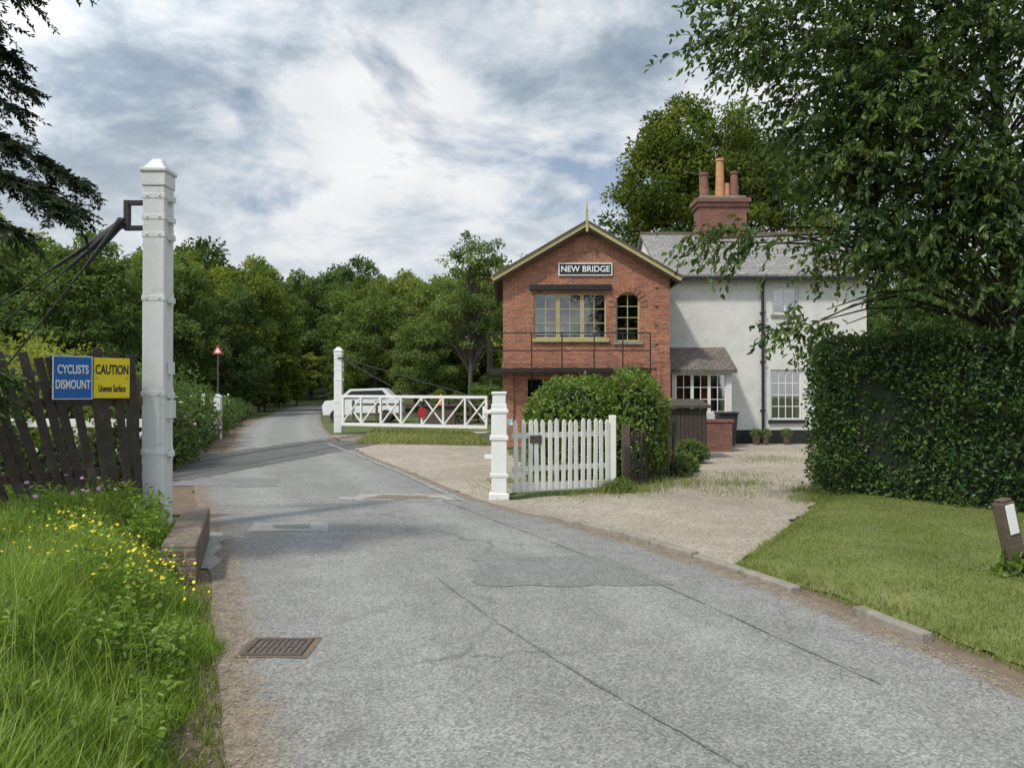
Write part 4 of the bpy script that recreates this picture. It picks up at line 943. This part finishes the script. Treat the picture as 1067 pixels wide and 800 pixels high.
mb.box(PW[0]+.05,PW[0]+.35,PY+.12,PY+.14,PW[2],PW[3],M_redcurt);mb.box(PW[0]+.75,PW[0]+1.15,PY+.12,PY+.14,PW[2],PW[3],M_redcurt)
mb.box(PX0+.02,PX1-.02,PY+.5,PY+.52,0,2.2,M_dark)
mb.build('porch_window',hs)
mb=MB(); mb.box(5.0,5.85,20.4,20.62,0,.78,M_brick2); mb.box(4.95,5.9,20.37,20.65,.78,.86,M_brick2); mb.box(5.63,5.85,20.622,22.4,0,.8,M_brick2); mb.build('brick_garden_wall',None,.008)
e=empty('timber_shed'); mb=MB()
for i in range(9): mb.box(3.7+i*.1,3.79+i*.1,18.2,18.23,0,1.20,M_wood)
mb.box(3.68,4.62,18.235,19.2,0,1.18,M_wood); mb.prism([(3.6,18.1,1.21),(3.6,19.3,1.36),(3.6,19.3,1.42),(3.6,18.1,1.27)],(1.1,0,0),M_wood); mb.build('shed_body',e)
e=empty('wheelie_bin'); mb=MB()
mb.prism([(5.92,21.9,.05),(6.36,21.9,.05),(6.42,21.8,.95),(5.88,21.8,.95)],(0,.5,0),M_iron); mb.box(5.86,6.44,21.76,22.33,.955,1.02,M_iron); mb.cyl((5.92,22.28,.1),(6.38,22.28,.1),.1,.1,M_tyre,14); mb.build('bin_body',e,.02)
e=empty('plant_pots'); mb=MB()
for x,y,r_ in((7.35,23.1,.13),(7.62,23.05,.10),(8.3,23.2,.12)):
    mb.cyl((x,y,0),(x,y,.22),r_*.75,r_,M_wood2,14); mb.cyl((x,y,.22),(x,y,.26),r_*1.1,r_*1.1,M_wood2,14)
mb.build('pots',e)
bush('pot_plants',[((x,y,.34),(.15,.15,.14)) for x,y in((7.35,23.1),(7.62,23.05),(8.3,23.2))],900,.06,L_light,core=0,parent=e)

# ---------------------------------------------------------------- far things
mp=empty('white_marker_post'); mb=MB(); mb.box(-10.1,-9.88,26,26.2,0,1.42,M_white); mb.prism([(-10.12,25.98,1.42),(-9.86,25.98,1.42),(-9.99,25.98,1.52)],(0,.24,0),M_white); mb.build('post_shaft',mp,.01)
ws=empty('warning_sign'); mb=MB(); mb.cyl((-13.4,35,0),(-13.4,35,3.4),.035,.035,M_castiron,8)
c=Vector((-13.4,34.95,3.45))
def tri(R,dy): return [(c.x+R*math.sin(a),c.y+dy,c.z+R*math.cos(a)) for a in(0,-2*math.pi/3,2*math.pi/3)]
mb.prism(tri(.32,0),(0,.015,0),M_red); mb.prism(tri(.17,-.006),(0,.005,0),M_whitef); mb.build('sign_face_and_pole',ws)
car=empty('parked_car'); mb=MB(); cx_,cy_=-7.9,41.
prof=[(-2.0,.35),(-2.05,.85),(-1.9,1.1),(-1.2,1.18),(-.6,1.72),(1.2,1.78),(1.8,1.2),(2.05,1.1),(2.1,.4)]
mb.prism([(cx_+a,cy_-.8,b) for a,b in prof][::-1],(0,1.6,0),M_carw)
mb.prism([(cx_+a,cy_-.81,b) for a,b in[(-1.05,1.2),(-.52,1.64),(1.1,1.69),(1.5,1.22)]][::-1],(0,1.62,0),M_txtb)
for a in(-1.3,1.3): mb.cyl((cx_+a,cy_-.83,.33),(cx_+a,cy_+.83,.33),.33,.33,M_tyre,18)
mb.build('car_body',car,.03)
ct=empty('traffic_cone'); mb=MB(); mb.box(-3.35,-2.95,33.8,34.2,1.0,1.04,M_orange); mb.cyl((-3.15,34,1.04),(-3.15,34,1.5),.13,.03,M_orange,14); mb.build('cone',ct)
mb=MB(); mb.box(-4.1,-2.5,33.6,34.4,.0,.95,M_wood2); mb.box(-4.2,-2.4,33.5,34.5,.95,1.0,M_wood); mb.build('timber_stack',None,.01)
wf=empty('post_and_rail_fence'); mb=MB()
for i in range(9): mb.box(-7.5+i*1.1,-7.4+i*1.1,36,36.1,0,1.2,M_wood2)
mb.beam((-7.5,36.12,1.0),(1.4,36.12,1.0),.05,.1,M_wood2);mb.beam((-7.5,36.12,.55),(1.4,36.12,.55),.05,.1,M_wood2); mb.build('fence_timbers',wf)
for i in range(6): put(-4+i*1.0+random.uniform(-.3,.3),39+random.uniform(-1,3),random.uniform(.2,.28),random.choice([1,4]))

# ---------------------------------------------------------------- light & sky
sun_to=Vector((-.50,-.52,.0)).normalized()*math.cos(math.radians(52)); sun_to.z=math.sin(math.radians(52))
sl=bpy.data.lights.new('sun','SUN'); sl.energy=3.2; sl.angle=math.radians(5); sl.color=(1,.95,.86)
so=bpy.data.objects.new('sun',sl); COL.objects.link(so); so.rotation_euler=sun_to.to_track_quat('Z','Y').to_euler()
w=bpy.data.worlds.new('World'); scene.world=w; w.use_nodes=True; nt=w.node_tree
for n_ in list(nt.nodes): nt.nodes.remove(n_)
out=N(nt,'ShaderNodeOutputWorld'); sky=N(nt,'ShaderNodeTexSky',sky_type='NISHITA'); sky.sun_disc=False
sky.sun_elevation=math.radians(52); sky.sun_rotation=math.atan2(sun_to.x,sun_to.y)
b1=N(nt,'ShaderNodeBackground'); b1.inputs[1].default_value=.11; nt.links.new(sky.outputs[0],b1.inputs[0])
tc=N(nt,'ShaderNodeTexCoord'); sep=N(nt,'ShaderNodeSeparateXYZ'); nt.links.new(tc.outputs['Generated'],sep.inputs[0])
ad=math_(nt,'ADD',math_(nt,'MAXIMUM',sep.outputs['Z'],0),.30)
cb=N(nt,'ShaderNodeCombineXYZ'); nt.links.new(math_(nt,'DIVIDE',sep.outputs['X'],ad),cb.inputs[0]);nt.links.new(math_(nt,'DIVIDE',sep.outputs['Y'],ad),cb.inputs[1]); cb.inputs[2].default_value=1.3
n1=noise(nt,cb.outputs[0],2.8,10,.62,.2); n2=noise(nt,cb.outputs[0],1.0,4,.5,.2)
h1=math_(nt,'MULTIPLY_ADD',n1.outputs[0],.55,math_(nt,'MULTIPLY',n2.outputs[0],.45))
cr=ramp(nt,[(.39,(.27,.34,.43)),(.455,(.40,.48,.57)),(.50,(.62,.69,.76)),(.55,(.88,.91,.94)),(.64,(1.0,1.0,1.0))],h1)
dp=N(nt,'ShaderNodeVectorMath',operation='DOT_PRODUCT'); nt.links.new(tc.outputs['Generated'],dp.inputs[0]); dp.inputs[1].default_value=tuple(sun_to)
br=N(nt,'ShaderNodeMapRange'); nt.links.new(dp.outputs['Value'],br.inputs[0]); br.inputs[1].default_value=.0; br.inputs[2].default_value=1; br.inputs[3].default_value=.95; br.inputs[4].default_value=2.5
hz=ramp(nt,[(.0,(.85,.85,.85)),(.30,(0,0,0))],sep.outputs['Z'])
ccol=mixc(nt,cr.outputs[0],(.90,.925,.94),hz.outputs[0])
b2=N(nt,'ShaderNodeBackground'); nt.links.new(ccol,b2.inputs[0]); nt.links.new(br.outputs[0],b2.inputs[1])
n3=noise(nt,cb.outputs[0],1.7,6,.6,.3); cov=ramp(nt,[(.40,(.25,.25,.25)),(.49,(.98,.98,.98))],n3.outputs[0])
ms=N(nt,'ShaderNodeMixShader'); nt.links.new(cov.outputs[0],ms.inputs[0]); nt.links.new(b1.outputs[0],ms.inputs[1]);nt.links.new(b2.outputs[0],ms.inputs[2]); nt.links.new(ms.outputs[0],out.inputs[0])
cam=bpy.data.cameras.new('camera'); cam.lens=27; cam.sensor_width=36; cam.clip_end=3000; cam.clip_start=.05
co=bpy.data.objects.new('camera',cam); COL.objects.link(co); co.location=(0,0,1.6); co.rotation_euler=(math.radians(90.57),0,0); scene.camera=co
